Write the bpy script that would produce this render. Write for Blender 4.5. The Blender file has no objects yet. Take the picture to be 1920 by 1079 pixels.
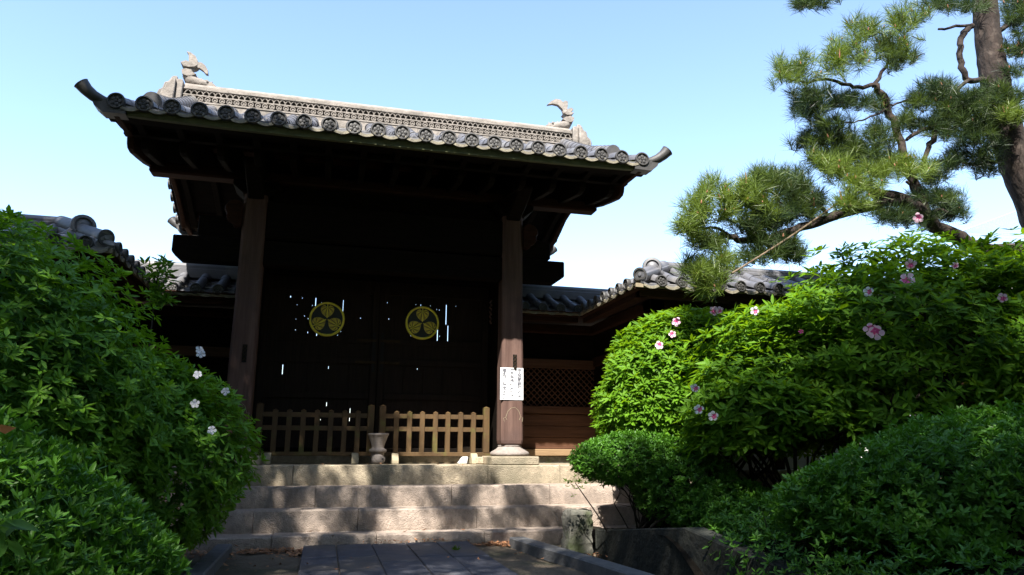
import bpy, math, random
import numpy as np
from mathutils import Vector, Matrix
random.seed(7); rng = np.random.default_rng(7)
C = bpy.context.scene
COL = C.collection
R = math.radians

# ------------------------------------------------------------------ camera
EYE = 0.93; F_PX = 1340.87; PITCH, YAW, ROLL = R(12.718), R(14.384), R(0.261)
fw = Vector((math.sin(YAW)*math.cos(PITCH), math.cos(YAW)*math.cos(PITCH), math.sin(PITCH)))
rt0 = Vector((math.cos(YAW), -math.sin(YAW), 0)); up0 = rt0.cross(fw)
rt = rt0*math.cos(ROLL) + up0*math.sin(ROLL); up = -rt0*math.sin(ROLL) + up0*math.cos(ROLL)
cam = bpy.data.objects.new('camera', bpy.data.cameras.new('camera')); COL.objects.link(cam)
M = Matrix((rt, up, -fw)).transposed().to_4x4(); M.translation = (0, 0, EYE)
cam.matrix_world = M
cam.data.sensor_width = 36; cam.data.lens = 36*F_PX/1920
cam.data.clip_start = 0.05; cam.data.clip_end = 5000
C.camera = cam
def at(x, y, Y):
    "point of the world plane Y=const that was surveyed at photo pixel (x, y)"
    d = fw + rt*((x-960)/F_PX) - up*((y-539.5)/F_PX)
    return Vector((0, 0, EYE)) + d*(Y/d.y)

# ------------------------------------------------------------------ light
SUN_EL, SUN_AZ = R(49.7), R(25)       # azimuth: left of straight behind the viewer
S = Vector((-math.sin(SUN_AZ)*math.cos(SUN_EL), -math.cos(SUN_AZ)*math.cos(SUN_EL), math.sin(SUN_EL)))
w = bpy.data.worlds.new('World'); C.world = w; w.use_nodes = True
nt = w.node_tree; nt.nodes.clear()
sky = nt.nodes.new('ShaderNodeTexSky'); sky.sky_type = 'NISHITA'; sky.sun_disc = False
sky.sun_elevation = SUN_EL; sky.sun_rotation = math.atan2(S.x, S.y)
sky.air_density = 1.0; sky.dust_density = 0.6; sky.ozone_density = 1.2; sky.altitude = 50
bg = nt.nodes.new('ShaderNodeBackground'); bg.inputs[1].default_value = 0.14
wo = nt.nodes.new('ShaderNodeOutputWorld')
nt.links.new(sky.outputs[0], bg.inputs[0]); nt.links.new(bg.outputs[0], wo.inputs[0])
sun = bpy.data.objects.new('sun', bpy.data.lights.new('sun', 'SUN')); COL.objects.link(sun)
sun.data.energy = 5.0; sun.data.angle = R(0.55); sun.data.color = (1.0, 0.95, 0.87)
sun.rotation_euler = S.to_track_quat('Z', 'Y').to_euler(); sun.location = (0, 0, 20)
C.view_settings.view_transform = 'Standard'; C.view_settings.look = 'None'
C.view_settings.exposure = 1.65; C.view_settings.gamma = 1
C.render.engine = 'CYCLES'

# ------------------------------------------------------------------ materials
def mat(name, col, col2=None, rough=0.7, scale=8, stretch=(1,1,1), bump=0.2, bscale=None, detail=6, spec=0.4,
        col3=None, s3=1.2, t3=(0.5, 0.62), transl=None, tint=False, coord='Object', metal=0):
    m = bpy.data.materials.new(name); m.use_nodes = True
    n = m.node_tree.nodes; l = m.node_tree.links; n.clear()
    out = n.new('ShaderNodeOutputMaterial'); p = n.new('ShaderNodeBsdfPrincipled')
    p.inputs['Roughness'].default_value = rough; p.inputs['Specular IOR Level'].default_value = spec
    p.inputs['Metallic'].default_value = metal
    tc = n.new('ShaderNodeTexCoord'); mp = n.new('ShaderNodeMapping'); mp.inputs['Scale'].default_value = stretch
    l.new(tc.outputs[coord], mp.inputs[0])
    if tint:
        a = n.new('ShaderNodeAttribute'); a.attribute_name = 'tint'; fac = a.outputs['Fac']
    else:
        nz = n.new('ShaderNodeTexNoise'); nz.inputs['Scale'].default_value = scale; nz.inputs['Detail'].default_value = detail
        nz.inputs['Roughness'].default_value = 0.65
        l.new(mp.outputs[0], nz.inputs[0])
        mr = n.new('ShaderNodeMapRange'); mr.inputs[1].default_value = .3; mr.inputs[2].default_value = .7
        l.new(nz.outputs[0], mr.inputs[0]); fac = mr.outputs[0]
    mx = n.new('ShaderNodeMix'); mx.data_type = 'RGBA'
    mx.inputs[6].default_value = (*col, 1); mx.inputs[7].default_value = (*(col2 or [c*.7 for c in col]), 1)
    l.new(fac, mx.inputs[0]); c = mx.outputs[2]
    if col3:
        n3 = n.new('ShaderNodeTexNoise'); n3.inputs['Scale'].default_value = s3; n3.inputs['Detail'].default_value = 5
        l.new(tc.outputs[coord], n3.inputs[0])
        r3 = n.new('ShaderNodeMapRange'); r3.inputs[1].default_value = t3[0]; r3.inputs[2].default_value = t3[1]
        l.new(n3.outputs[0], r3.inputs[0])
        m3 = n.new('ShaderNodeMix'); m3.data_type = 'RGBA'; l.new(r3.outputs[0], m3.inputs[0])
        l.new(c, m3.inputs[6]); m3.inputs[7].default_value = (*col3, 1); c = m3.outputs[2]
    l.new(c, p.inputs['Base Color'])
    if bump:
        nb = n.new('ShaderNodeTexNoise'); nb.inputs['Scale'].default_value = bscale or scale*3; nb.inputs['Detail'].default_value = 5
        l.new(mp.outputs[0], nb.inputs[0])
        bp = n.new('ShaderNodeBump'); bp.inputs['Strength'].default_value = bump; bp.inputs['Distance'].default_value = 0.02
        l.new(nb.outputs[0], bp.inputs['Height']); l.new(bp.outputs[0], p.inputs['Normal'])
    sh = p.outputs[0]
    if transl:
        t = n.new('ShaderNodeBsdfTranslucent')
        tm = n.new('ShaderNodeMix'); tm.data_type = 'RGBA'; tm.blend_type = 'MULTIPLY'; tm.inputs[0].default_value = 1
        l.new(c, tm.inputs[6]); tm.inputs[7].default_value = (*transl[1], 1); l.new(tm.outputs[2], t.inputs[0])
        ms = n.new('ShaderNodeMixShader'); ms.inputs[0].default_value = transl[0]
        l.new(sh, ms.inputs[1]); l.new(t.outputs[0], ms.inputs[2]); sh = ms.outputs[0]
    l.new(sh, out.inputs[0])
    return m
MT = dict(
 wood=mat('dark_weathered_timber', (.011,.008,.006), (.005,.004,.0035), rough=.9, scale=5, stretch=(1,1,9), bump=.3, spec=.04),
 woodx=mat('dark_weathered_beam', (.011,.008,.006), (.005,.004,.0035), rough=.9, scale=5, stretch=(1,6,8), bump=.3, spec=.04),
 woodred=mat('reddish_brown_boarding', (.045,.019,.011), (.020,.009,.006), rough=.8, scale=4, stretch=(1,5,8), bump=.2, spec=.08),
 wainscot=mat('warm_brown_wainscot_board', (.125,.060,.034), (.060,.028,.017), rough=.75, scale=3, stretch=(.6,5,8), bump=.3, spec=.12),
 door=mat('dark_door_board', (.026,.017,.013), (.014,.010,.008), rough=.8, scale=5, stretch=(9,1,.6), bump=.3, spec=.1),
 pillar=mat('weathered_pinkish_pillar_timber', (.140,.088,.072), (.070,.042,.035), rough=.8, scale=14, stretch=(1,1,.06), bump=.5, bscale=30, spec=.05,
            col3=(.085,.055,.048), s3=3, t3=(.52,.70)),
 sill=mat('pale_timber_sill', (.27,.18,.10), (.17,.11,.06), rough=.75, scale=5, stretch=(.5,5,6), bump=.2, spec=.2),
 fence=mat('golden_brown_painted_fence_wood', (.095,.056,.022), (.055,.032,.014), rough=.6, scale=7, stretch=(1,1,.4), bump=.25, spec=.3,
            col3=(.085,.078,.02), s3=5, t3=(.55,.68)),
 foot=mat('cream_timber_foot', (.36,.31,.21), (.25,.21,.14), rough=.8, scale=12, bump=.2),
 granite=mat('cream_granite', (.43,.36,.26), (.27,.225,.165), rough=.85, scale=26, bump=.8, bscale=90, spec=.2, col3=(.13,.12,.085), s3=1.6, t3=(.48,.68)),
 granite2=mat('pinkish_granite', (.40,.325,.27), (.25,.205,.17), rough=.85, scale=24, bump=.8, bscale=90, spec=.2, col3=(.16,.135,.115), s3=2.2, t3=(.5,.75)),
 slab=mat('blue_grey_paving_stone', (.085,.088,.105), (.05,.052,.066), rough=.75, scale=9, bump=.35, bscale=70, spec=.3, col3=(.10,.088,.08), s3=1.3, t3=(.5,.65)),
 kerb=mat('grey_kerb_stone', (.14,.14,.14), (.08,.083,.088), rough=.8, scale=10, bump=.4, bscale=60),
 rough=mat('rough_mossy_granite', (.17,.16,.135), (.06,.063,.05), rough=.9, scale=9, bump=1.0, bscale=22, col3=(.07,.085,.04), s3=5, t3=(.5,.65)),
 vase=mat('pale_mauve_grey_stone', (.27,.23,.205), (.18,.155,.14), rough=.85, scale=14, bump=.4, bscale=60),
 soil=mat('brown_earth', (.16,.125,.085), (.085,.065,.045), rough=.95, scale=5, bump=.9, bscale=30, col3=(.05,.055,.03), s3=1.5, t3=(.5,.7)),
darkstone=mat('dark_mossy_edging_stone', (.026,.027,.022), (.012,.014,.010), rough=.95, scale=7, bump=.8, bscale=25),
 humus=mat('dark_leaf_mould_soil', (.016,.013,.010), (.008,.007,.005), rough=1.0, scale=9, bump=1.0, bscale=40, spec=.1),
 tile=mat('smoky_grey_roof_tile', (.13,.13,.14), (.08,.08,.09), rough=.5, scale=6, bump=.15, spec=.5, col3=(.21,.198,.18), s3=2.5, t3=(.5,.75)),
 tiledark=mat('dark_grey_disc_tile', (.060,.057,.055), (.035,.034,.033), rough=.55, scale=9, bump=.2, spec=.4),
 ridge=mat('bleached_pale_ridge_tile', (.285,.255,.225), (.17,.152,.135), rough=.85, scale=9, bump=.5, spec=.15, col3=(.15,.137,.12), s3=3.5, t3=(.5,.7)),
 lip=mat('pale_patterned_eave_tile', (.25,.225,.16), (.12,.105,.08), rough=.7, scale=30, bump=.4),
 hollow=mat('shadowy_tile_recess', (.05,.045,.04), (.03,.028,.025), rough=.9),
 fascia=mat('moss_green_eave_board', (.10,.105,.042), (.06,.065,.028), rough=.8, scale=10, bump=.2),
 creamboard=mat('cream_eave_plaster', (.26,.215,.14), (.19,.15,.10), rough=.85, scale=8, bump=.1),
 plaster=mat('white_plaster', (.72,.72,.70), (.60,.60,.58), rough=.9, scale=3, bump=.1),
 gold=mat('yellow_gold_lacquer', (.95,.86,.09), (.86,.74,.07), rough=.4, scale=9, bump=.05),
 golddim=mat('dull_gold_leaf_relief', (.75,.64,.09), (.45,.34,.05), rough=.5, scale=30, bump=.2),
 crestback=mat('blackish_green_lacquer', (.012,.02,.015), (.008,.012,.01), rough=.5),
 iron=mat('blackened_iron', (.014,.013,.013), rough=.7, spec=.15),
 brass=mat('tarnished_brass', (.045,.028,.012), (.02,.013,.007), rough=.7, spec=.1),
 paper=mat('white_notice_paper', (.85,.86,.87), (.80,.81,.82), rough=.6, bump=0),
 ink=mat('grey_printed_ink', (.16,.16,.18), (.13,.13,.15), rough=.7, bump=0),
 bark=mat('pine_bark', (.045,.031,.025), (.010,.008,.007), rough=.95, scale=12, stretch=(1,1,.35), bump=1.6, bscale=20, col3=(.070,.054,.044), s3=9, t3=(.55,.7)),
 stem=mat('dark_shrub_stem', (.030,.023,.018), (.015,.012,.010), rough=.9, scale=12, bump=.4),
 bamboo=mat('dry_bamboo', (.16,.115,.075), (.09,.065,.04), rough=.6, scale=8, bump=.1),
 candle=mat('orange_pine_bud', (.33,.16,.08), (.17,.06,.05), rough=.7, scale=40, bump=0),
 dead=mat('dry_fallen_leaf', (.42,.20,.09), (.17,.08,.04), rough=.8, tint=True, bump=0),
 net=mat('pale_grey_net_cord', (.42,.46,.46), rough=.7, bump=0),
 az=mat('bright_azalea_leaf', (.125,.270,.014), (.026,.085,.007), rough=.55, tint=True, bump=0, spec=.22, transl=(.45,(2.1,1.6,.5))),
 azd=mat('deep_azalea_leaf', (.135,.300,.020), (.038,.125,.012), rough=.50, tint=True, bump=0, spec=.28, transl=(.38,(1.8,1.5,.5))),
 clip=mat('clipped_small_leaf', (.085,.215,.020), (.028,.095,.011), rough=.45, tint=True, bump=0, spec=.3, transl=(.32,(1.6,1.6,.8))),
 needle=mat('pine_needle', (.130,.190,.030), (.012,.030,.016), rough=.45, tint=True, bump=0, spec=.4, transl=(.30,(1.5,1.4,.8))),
 canopy=mat('evergreen_leaf', (.05,.12,.02), (.03,.07,.015), rough=.5, tint=True, bump=0, transl=(.3,(1.4,1.6,.6))),
 pink=mat('pale_pink_petal', (.82,.50,.62), (.86,.66,.74), rough=.6, tint=True, bump=0, transl=(.35,(1,1,1))),
 magenta=mat('magenta_petal_throat', (.72,.08,.28), (.80,.16,.38), rough=.6, tint=True, bump=0, transl=(.3,(1,1,1))),
 white=mat('white_petal', (.80,.80,.88), (.86,.86,.90), rough=.6, tint=True, bump=0, transl=(.3,(1,1,1))),
)

# ------------------------------------------------------------------ mesh helpers
class MB:
    def __init__(s): s.v = []; s.f = []; s.m = []; s.mats = []
    def mi(s, m):
        if m not in s.mats: s.mats.append(m)
        return s.mats.index(m)
    def add(s, vs, fs, m):
        b = len(s.v); k = s.mi(m); s.v += [tuple(v) for v in vs]
        for f in fs: s.f.append([b+i for i in f]); s.m.append(k)
    def box(s, x0, x1, y0, y1, z0, z1, m):
        s.add([(x0,y0,z0),(x1,y0,z0),(x1,y1,z0),(x0,y1,z0),(x0,y0,z1),(x1,y0,z1),(x1,y1,z1),(x0,y1,z1)],
              [(0,3,2,1),(4,5,6,7),(0,1,5,4),(1,2,6,5),(2,3,7,6),(3,0,4,7)], m)
    def prism(s, pts, axis, a0, a1, m):
        "extrude a closed 2-D outline along axis: 'x' takes (y,z), 'y' takes (x,z), 'z' takes (x,y)"
        def P(p, a): return (a,p[0],p[1]) if axis=='x' else (p[0],a,p[1]) if axis=='y' else (p[0],p[1],a)
        n = len(pts); vs = [P(p,a0) for p in pts]+[P(p,a1) for p in pts]
        fs = [tuple(range(n))[::-1], tuple(range(n,2*n))]+[(i,(i+1)%n,n+(i+1)%n,n+i) for i in range(n)]
        s.add(vs, fs, m)
    def lathe(s, prof, m, seg=24, O=(0,0,0), A=Vector((0,0,1)), cap=True):
        A = Vector(A).normalized(); X = A.orthogonal().normalized(); Y = A.cross(X); O = Vector(O)
        vs = []
        for r, h in prof:
            for i in range(seg):
                a = 2*math.pi*i/seg; vs.append(O + A*h + X*(r*math.cos(a)) + Y*(r*math.sin(a)))
        n = len(prof); fs = []
        for j in range(n-1):
            for i in range(seg):
                k = (i+1)%seg; fs.append((j*seg+i, j*seg+k, (j+1)*seg+k, (j+1)*seg+i))
        if cap: fs += [tuple(range(seg))[::-1], tuple((n-1)*seg+i for i in range(seg))]
        s.add(vs, fs, m)
    def tube(s, pts, rad, m, seg=8, flat=1.0, cap=True):
        pts = [Vector(p) for p in pts]; n = len(pts)
        if not hasattr(rad, '__len__'): rad = [rad]*n
        T = (pts[1]-pts[0]).normalized(); X = T.orthogonal().normalized(); vs = []
        for i, p in enumerate(pts):
            t = (pts[min(i+1,n-1)]-pts[max(i-1,0)]).normalized()
            X = (X - t*X.dot(t)).normalized(); Y = t.cross(X)
            for k in range(seg):
                a = 2*math.pi*k/seg; vs.append(p + X*(rad[i]*math.cos(a)) + Y*(rad[i]*flat*math.sin(a)))
        fs = [(j*seg+i, j*seg+(i+1)%seg, (j+1)*seg+(i+1)%seg, (j+1)*seg+i) for j in range(n-1) for i in range(seg)]
        if cap: fs += [tuple(range(seg))[::-1], tuple((n-1)*seg+i for i in range(seg))]
        s.add(vs, fs, m)
    def build(s, name, parent=None, bevel=0, smooth=None, seg=1):
        me = bpy.data.meshes.new(name); me.from_pydata(s.v, [], s.f); me.update()
        for m in s.mats: me.materials.append(m)
        me.polygons.foreach_set('material_index', s.m)
        o = bpy.data.objects.new(name, me); COL.objects.link(o)
        if parent: attach(o, parent)
        if bevel:
            b = o.modifiers.new('bevel', 'BEVEL'); b.width = bevel; b.segments = seg; b.limit_method = 'ANGLE'; b.angle_limit = R(40)
        if smooth is not None:
            me.polygons.foreach_set('use_smooth', [True]*len(me.polygons))
            try: me.set_sharp_from_angle(angle=R(smooth))
            except Exception: pass
        return o
def attach(o, parent):
    o.parent = parent
    o.matrix_parent_inverse = Matrix.Translation(-Vector(WL(parent)))
def WL(o):
    return Vector(o['_w']) if '_w' in o else Vector((0,0,0)) if o.type != 'EMPTY' else o.location
def thing(name, loc, label, cat, group=None):
    o = bpy.data.objects.new(name, None); COL.objects.link(o); o.location = loc; o.empty_display_size = .2
    tag(o, label, cat, group); return o
def tag(o, label=None, cat=None, group=None, kind=None):
    if label: o['label'] = label
    if cat: o['category'] = cat
    if group: o['group'] = group
    if kind: o['kind'] = kind
    return o
def struct(o): o['kind'] = 'structure'; return o
def stuff(o, label, cat): o['kind'] = 'stuff'; o['label'] = label; o['category'] = cat; return o
def dup(o, parent, loc=None, scale=None, rotz=None):
    c = o.copy(); COL.objects.link(c); c.parent = parent
    if loc is not None: c.location = loc
    if scale: c.scale = scale
    if rotz is not None: c.rotation_euler = (0,0,rotz)
    return c

# ------------------------------------------------------------------ ground
L0 = 0.748; XC = 0.61
Yst = [7.39, 7.69, 7.99, 8.29]; Zst = [.118, .328, .538, .748]
g = MB(); n = 90
xs = np.concatenate([np.linspace(-400,-9,10), np.linspace(-8,10,70), np.linspace(11,400,10)])
ys = np.concatenate([np.linspace(-400,-4,10), np.linspace(-3,8.6,60), np.linspace(9,400,10)])
vs = []
for y in ys:
    for x in xs:
        z = 0.012*math.sin(x*3.1+y*1.7)*math.cos(y*2.3-x) + 0.008*math.sin(x*9+y*7) - .012
        if abs(x) > 8 or y < -3 or y > 8.3: z = -.02
        vs.append((x,y,z))
nx = len(xs)
g.add(vs, [(j*nx+i, j*nx+i+1, (j+1)*nx+i+1, (j+1)*nx+i) for j in range(len(ys)-1) for i in range(nx-1)], MT['soil'])
struct(g.build('ground', smooth=60))
g = MB(); g.box(-2.35, 3.57, 8.62, 14, 0.02, L0-.004, MT['granite']); struct(g.build('landing', bevel=.01))
g = MB(); g.box(-40, 40, 14.01, 60, 0.02, L0-.02, MT['soil']); struct(g.build('courtyard_ground'))
# raised bed behind the low wall on the right
g = MB(); vs = []; xs = np.linspace(2.5, 9.5, 50); ys = np.linspace(1.0, 7.55, 50)
for y in ys:
    for x in xs:
        hb = .93-.111*min(y,6.9)-.05; t_ = min(1,max(0,(x-2.45)/1.0))
        if y < 5.1: k_ = min(1,(5.1-y)/.6); hb = hb*(1-k_)+k_*(t_*t_*(3-2*t_)*min(hb,.42)-.02)
        vs.append((x, y, hb + .02*math.sin(x*4+y*3)+.012*math.sin(x*11-y*8)))
g.add(vs, [(j*50+i, j*50+i+1, (j+1)*50+i+1, (j+1)*50+i) for j in range(49) for i in range(49)], MT['humus'])
struct(g.build('planting_bed', smooth=60))
# path of long paving stones
g = MB(); joints = [-.13, .17, .50, .83, 1.12, 1.44]
for a, b in zip(joints[:-1], joints[1:]):
    y = 7.34 - random.uniform(0,.01)
    while y > -4:
        ln = random.uniform(.7, 1.3); dz = random.uniform(-.004,.004)
        g.box(a+.004, b-.004, y-ln+.004, y-.004, -.03, .038+dz, MT['slab']); y -= ln
g.box(-.12, 1.43, -4, 7.33, -.04, .022, MT['soil'])
struct(g.build('path', bevel=.006))
# kerbs
def band(mb, pts, wid, z0, z1, m):
    pts = [Vector((*p,0)) for p in pts]; n = len(pts); vs = []
    for i, p in enumerate(pts):
        t = (pts[min(i+1,n-1)]-pts[max(i-1,0)]).normalized(); nn = Vector((-t.y,t.x,0))
        for q, z in ((0,z0),(wid,z0),(wid,z1),(0,z1)): vs.append((p.x+nn.x*q, p.y+nn.y*q, z))
    fs = [(i*4+k, i*4+(k+1)%4, i*4+4+(k+1)%4, i*4+4+k) for i in range(n-1) for k in range(4)]
    fs += [(3,2,1,0), tuple((n-1)*4+k for k in range(4))]
    mb.add(vs, fs, m)
g = MB(); yy = 7.30
while yy > -2:
    g.box(-.89, -.75, yy-1.09, yy, -.03, .075, MT['kerb']); yy -= 1.1
struct(g.build('kerb', bevel=.012))
g = MB(); band(g, [(2.50,2.2),(2.42,3.4),(2.27,5.0),(2.16,5.9),(2.04,6.7),(1.98,7.2)], .16, -.03, .085, MT['kerb'])
struct(g.build('kerb', bevel=.012))

# steps, each riser course of separate long stones
st = thing('stone_steps', (XC, 7.39, 0), 'four broad pinkish granite steps rising to the gate landing', 'steps')
cuts = [[-2.3,-.42,.55,1.62,2.62,3.55], [-2.3,-.62,.38,1.60,2.75,3.55], [-2.3,-.05,1.38,2.50,3.55], [-2.3,-.30,1.85,2.72,3.55]]
for k in range(4):
    g = MB(); z1 = Zst[k]; z0 = (Zst[k-1]-.01 if k else -.04)
    cc = cuts[k]
    for a, b in zip(cc[:-1], cc[1:]):
        dy = random.uniform(-.006,.006); dz = random.uniform(-.003,.003)
        # chiselled blocks with subdivided fronts
        nxs = max(3, int((b-a)/.12)); vv = []; y0 = Yst[k]+dy; y1 = Yst[k]+(.31 if k < 3 else .36)
        prof = [(y1, z0), (y0+.004, z0), (y0, z0+.02), (y0-.002, (z0+z1)/2), (y0, z1-.014+dz), (y0+.012, z1+dz), (y1, z1+dz)]
        np_ = len(prof)
        for i in range(nxs+1):
            x = a+.003+(b-a-.006)*i/nxs
            for j, (py, pz) in enumerate(prof):
                e = .0022 if 1 < j < 6 else 0
                vv.append((x, py+random.uniform(-e,e), pz+(random.uniform(-e,e) if j in (4,5) else 0)))
        ff = [(i*np_+j, i*np_+(j+1)%np_, (i+1)*np_+(j+1)%np_, (i+1)*np_+j) for i in range(nxs) for j in range(np_)]
        ff += [tuple(range(np_)), tuple(nxs*np_+j for j in range(np_))[::-1]]
        g.add(vv, ff, MT['granite' if k == 3 else 'granite2'])
    g.build('step', st, smooth=35)

# ------------------------------------------------------------------ tiled roofs
def disc_mesh(r, m, depth=.03):
    "round eave tile end facing -Y, centre at origin, with a small relief flower in a sunk field"
    b = MB(); A = Vector((0,-1,0))
    b.lathe([(r*.94,-depth),(r,-.004),(r,.010),(r*.93,.018),(r*.80,.018),(r*.76,.006),(r*.74,.000),(.001,.000)], m, 20, A=A, cap=False)
    for k in range(5):
        a = R(90+72*k); x, z = math.cos(a)*r*.40, math.sin(a)*r*.40
        b.lathe([(r*.23,0),(r*.22,.007),(r*.12,.010),(.001,.009)], m, 7, O=(x,-.0005,z), A=A, cap=False)
    b.lathe([(r*.17,0),(r*.15,.012),(.001,.013)], m, 8, O=(0,-.0005,0), A=A, cap=False)
    return b
def tile_roof(parent, name, O, U, V, Ln, prof, sp, r, off=None, dmin=lambda u: 0, dmax=lambda u: 9, disc='eave_tile_disc', lips=True, mt='tile'):
    """rows of half-round tiles. O: eave start, U: along the eave, V: horizontal direction up the slope,
    prof: [(d, z)] height over O.z at distance d from the eave"""
    O = Vector(O); U = Vector(U); V = Vector(V); Z = Vector((0,0,1)); D = prof[-1][0]
    def zz(d): return float(np.interp(d, [p[0] for p in prof], [p[1] for p in prof]))
    nroll = int(round(Ln/sp)); off = sp/2 if off is None else off
    b = MB(); m = MT[mt]; lip = MB()
    def P(u, d, z): return O + U*u + V*d + Z*(zz(d)+z)
    stp = .24
    for i in range(nroll+1):
        u = off + sp*(i-.0) - (0 if off else 0)
        if u < -1e-6 or u > Ln+1e-6: continue
        a0, a1 = max(0, dmin(u)), min(D, dmax(u))
        if a1-a0 < .05: continue
        ds = []; d = a0
        while d < a1-.01: ds.append((d, min(a1, d+stp))); d += stp
        for (e0, e1) in ds:
            vs = []; ca = 9; wv = random.uniform(-.004,.004); hz = random.uniform(-.002,.003)
            for (d, rr) in ((e0, r*1.02), (e0+.02, r*1.04), (e0+.75*(e1-e0), r), (e1, r*.95)):
                for k in range(ca):
                    t = math.pi*k/(ca-1); vs.append(P(u+wv-rr*math.cos(t), d, rr*math.sin(t)+.012+hz))
            fs = [(j*ca+k, j*ca+k+1, (j+1)*ca+k+1, (j+1)*ca+k) for j in range(3) for k in range(ca-1)]
            b.add(vs, fs, m)
    # pan tiles in steps between the rolls
    for i in range(-1, nroll+1):
        ua, ub = off+sp*i, off+sp*(i+1); ua = max(ua, 0); ub = min(ub, Ln); um = (ua+ub)/2
        if ub-ua < .03: continue
        a0, a1 = max(0, dmin(um)), min(D, dmax(um))
        if a1-a0 < .03: continue
        d = a0; first = True
        while d < a1-.005:
            e = min(a1, d+.17); vs = []
            for (q, hz) in ((d,-.022),(d,.004),(e,-.012)):
                for k in range(7):
                    t = k/6; dip = -.032*math.sin(math.pi*t); vs.append(P(ua+(ub-ua)*t, q+(-.012 if first and hz==.004 else 0), hz+dip+.006))
            b.add(vs, [(j*7+k, j*7+k+1, (j+1)*7+k+1, (j+1)*7+k) for j in range(2) for k in range(6)], m)
            if first and lips and a0 < .01:
                for (za, zb, pr, mm) in ((-.052,-.022,.022,'lip'), (-.020,-.004,.012,mt)):
                    vs = []
                    for (q, hz) in ((.05,za),(-pr,za),(-pr,zb),(.05,zb)):
                        for k in range(7):
                            t = .12+.76*k/6; dip = -.030*math.sin(math.pi*k/6); vs.append(P(ua+(ub-ua)*t, q, hz+dip+.006))
                    lip.add(vs, [(j*7+k, j*7+k+1, ((j+1)%4)*7+k+1, ((j+1)%4)*7+k) for j in range(4) for k in range(6)], MT[mm])
            first = False; d = e
    # under-board so nothing shows through
    o = b.build(name, parent, smooth=45)
    if lips and lip.v: lip.build('eave_tile_lip', o, smooth=40)
    # discs
    proto = None; rot = math.atan2(V.y, V.x)-math.pi/2
    for i in range(nroll+1):
        u = off + sp*i
        if u > Ln+1e-6: continue
        a0, a1 = max(0, dmin(u)), min(D, dmax(u))
        if a1-a0 < .05 or a0 > .02: continue
        p = P(u, -.012, 0)+Z*.020
        if proto is None:
            proto = disc_mesh(r*1.12, MT['tiledark']).build(disc, None, smooth=40); c = proto
            c.parent = o; c.rotation_euler = (0,0,rot)
            c.matrix_parent_inverse = o.matrix_parent_inverse.copy() if False else Matrix.Identity(4)
        else: c = dup(proto, o)
        c.location = p
        c.rotation_euler = (random.uniform(-.05,.05), random.uniform(-.4,.4), rot+random.uniform(-.05,.05))
    return o

# ------------------------------------------------------------------ the gate
gate = thing('temple_gate', (0,0,0), 'large dark timber temple gate with grey tiled gable roof above the stone steps', 'gate')
XL, XR = -2.27, 3.48; YE, YR, YB = 7.10, 9.20, 11.30; PX = (-.94, 2.185); PY = 8.60
def roof_top(d):                      # tile bed height at distance d inwards from the eave
    t = d/2.1; return 4.115 + 1.03*(0.82*t + 0.18*t*t)
def soffit(d):                        # underside of the roof boarding
    return 4.045 + (0.02 if d < .55 else .02+.62*(d-.55)**1.05*.62)
# pillars on stone bases
for i, px in enumerate(PX):
    b = MB(); h = .137; c = .024
    def ring(hh, z, cc): 
        return [(px-hh+cc,PY-hh,z),(px+hh-cc,PY-hh,z),(px+hh,PY-hh+cc,z),(px+hh,PY+hh-cc,z),(px+hh-cc,PY+hh,z),(px-hh+cc,PY+hh,z),(px-hh,PY+hh-cc,z),(px-hh,PY-hh+cc,z)]
    lv = [(h-.03,.972,.03),(h-.006,.99,c),(h,1.03,c),(h,1.6,c),(h,2.03,c),(h-.004,2.4,.03),(h-.005,3.0,.03),(h-.006,4.02,.03)]
    vs = [v for (hh,z,cc) in lv for v in ring(hh,z,cc)]
    b.add(vs, [(j*8+k, j*8+(k+1)%8, (j+1)*8+(k+1)%8, (j+1)*8+k) for j in range(len(lv)-1) for k in range(8)]+[tuple(range(8))[::-1], tuple((len(lv)-1)*8+k for k in range(8))], MT['pillar'])
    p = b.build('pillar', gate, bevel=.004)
    b = MB(); b.lathe([(.05,.842),(.205,.842),(.232,.855),(.238,.875),(.225,.897),(.195,.912),(.165,.930),(.140,.955),(.146,.968),(.138,.974),(.02,.974)], MT['vase'], 36, O=(px,PY,0))
    b.build('round_base_stone', p, smooth=50)
    b = MB(); b.box(px-.285, px+.29, PY-.29, PY+.29, L0-.003, L0+.096, MT['granite']); b.build('plinth_stone', p, bevel=.012)
# small openwork iron plate and hardware slot on pillars
for px in PX:
    b = MB(); b.box(px+.0, px+.05, PY-.144, PY-.138, 1.86, 2.06, MT['iron'])
    for k in range(4):
        z = 1.90+k*.045; b.tube([(px+.005,PY-.148,z-.02),(px+.045,PY-.148,z+.02)], .004, MT['brass'], 5)
        b.tube([(px+.045,PY-.148,z-.02),(px+.005,PY-.148,z+.02)], .004, MT['brass'], 5)
    b.build('metal_fitting', gate)
# carved line relief low on the right pillar: a pointed wave figure
def scroll(px, z0, sgn, sc):
    pts = [(0,.00),(.012,.07),(.045,.12),(.075,.105),(.10,.06),(.085,.02),(.10,-.02),(.13,-.03)]
    return [(px+sgn*x*sc, PY-.1395, z0+z*sc) for x, z in pts]
for px in PX:
    b = MB()
    b.tube([(px-.085,PY-.139,1.30),(px-.06,PY-.139,1.37),(px-.02,PY-.139,1.41),(px+.03,PY-.139,1.42),(px+.075,PY-.139,1.38),(px+.10,PY-.139,1.31)], .0022, MT['foot'], 4)
    b.tube([(px-.10,PY-.139,1.25),(px-.115,PY-.139,1.29),(px-.085,PY-.139,1.30),(px-.07,PY-.139,1.27)], .0022, MT['foot'], 4)
    b.tube([(px+.12,PY-.139,1.25),(px+.125,PY-.139,1.30),(px+.10,PY-.139,1.31),(px+.085,PY-.139,1.27)], .0022, MT['foot'], 4); b.build('carved_line', gate)
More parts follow.
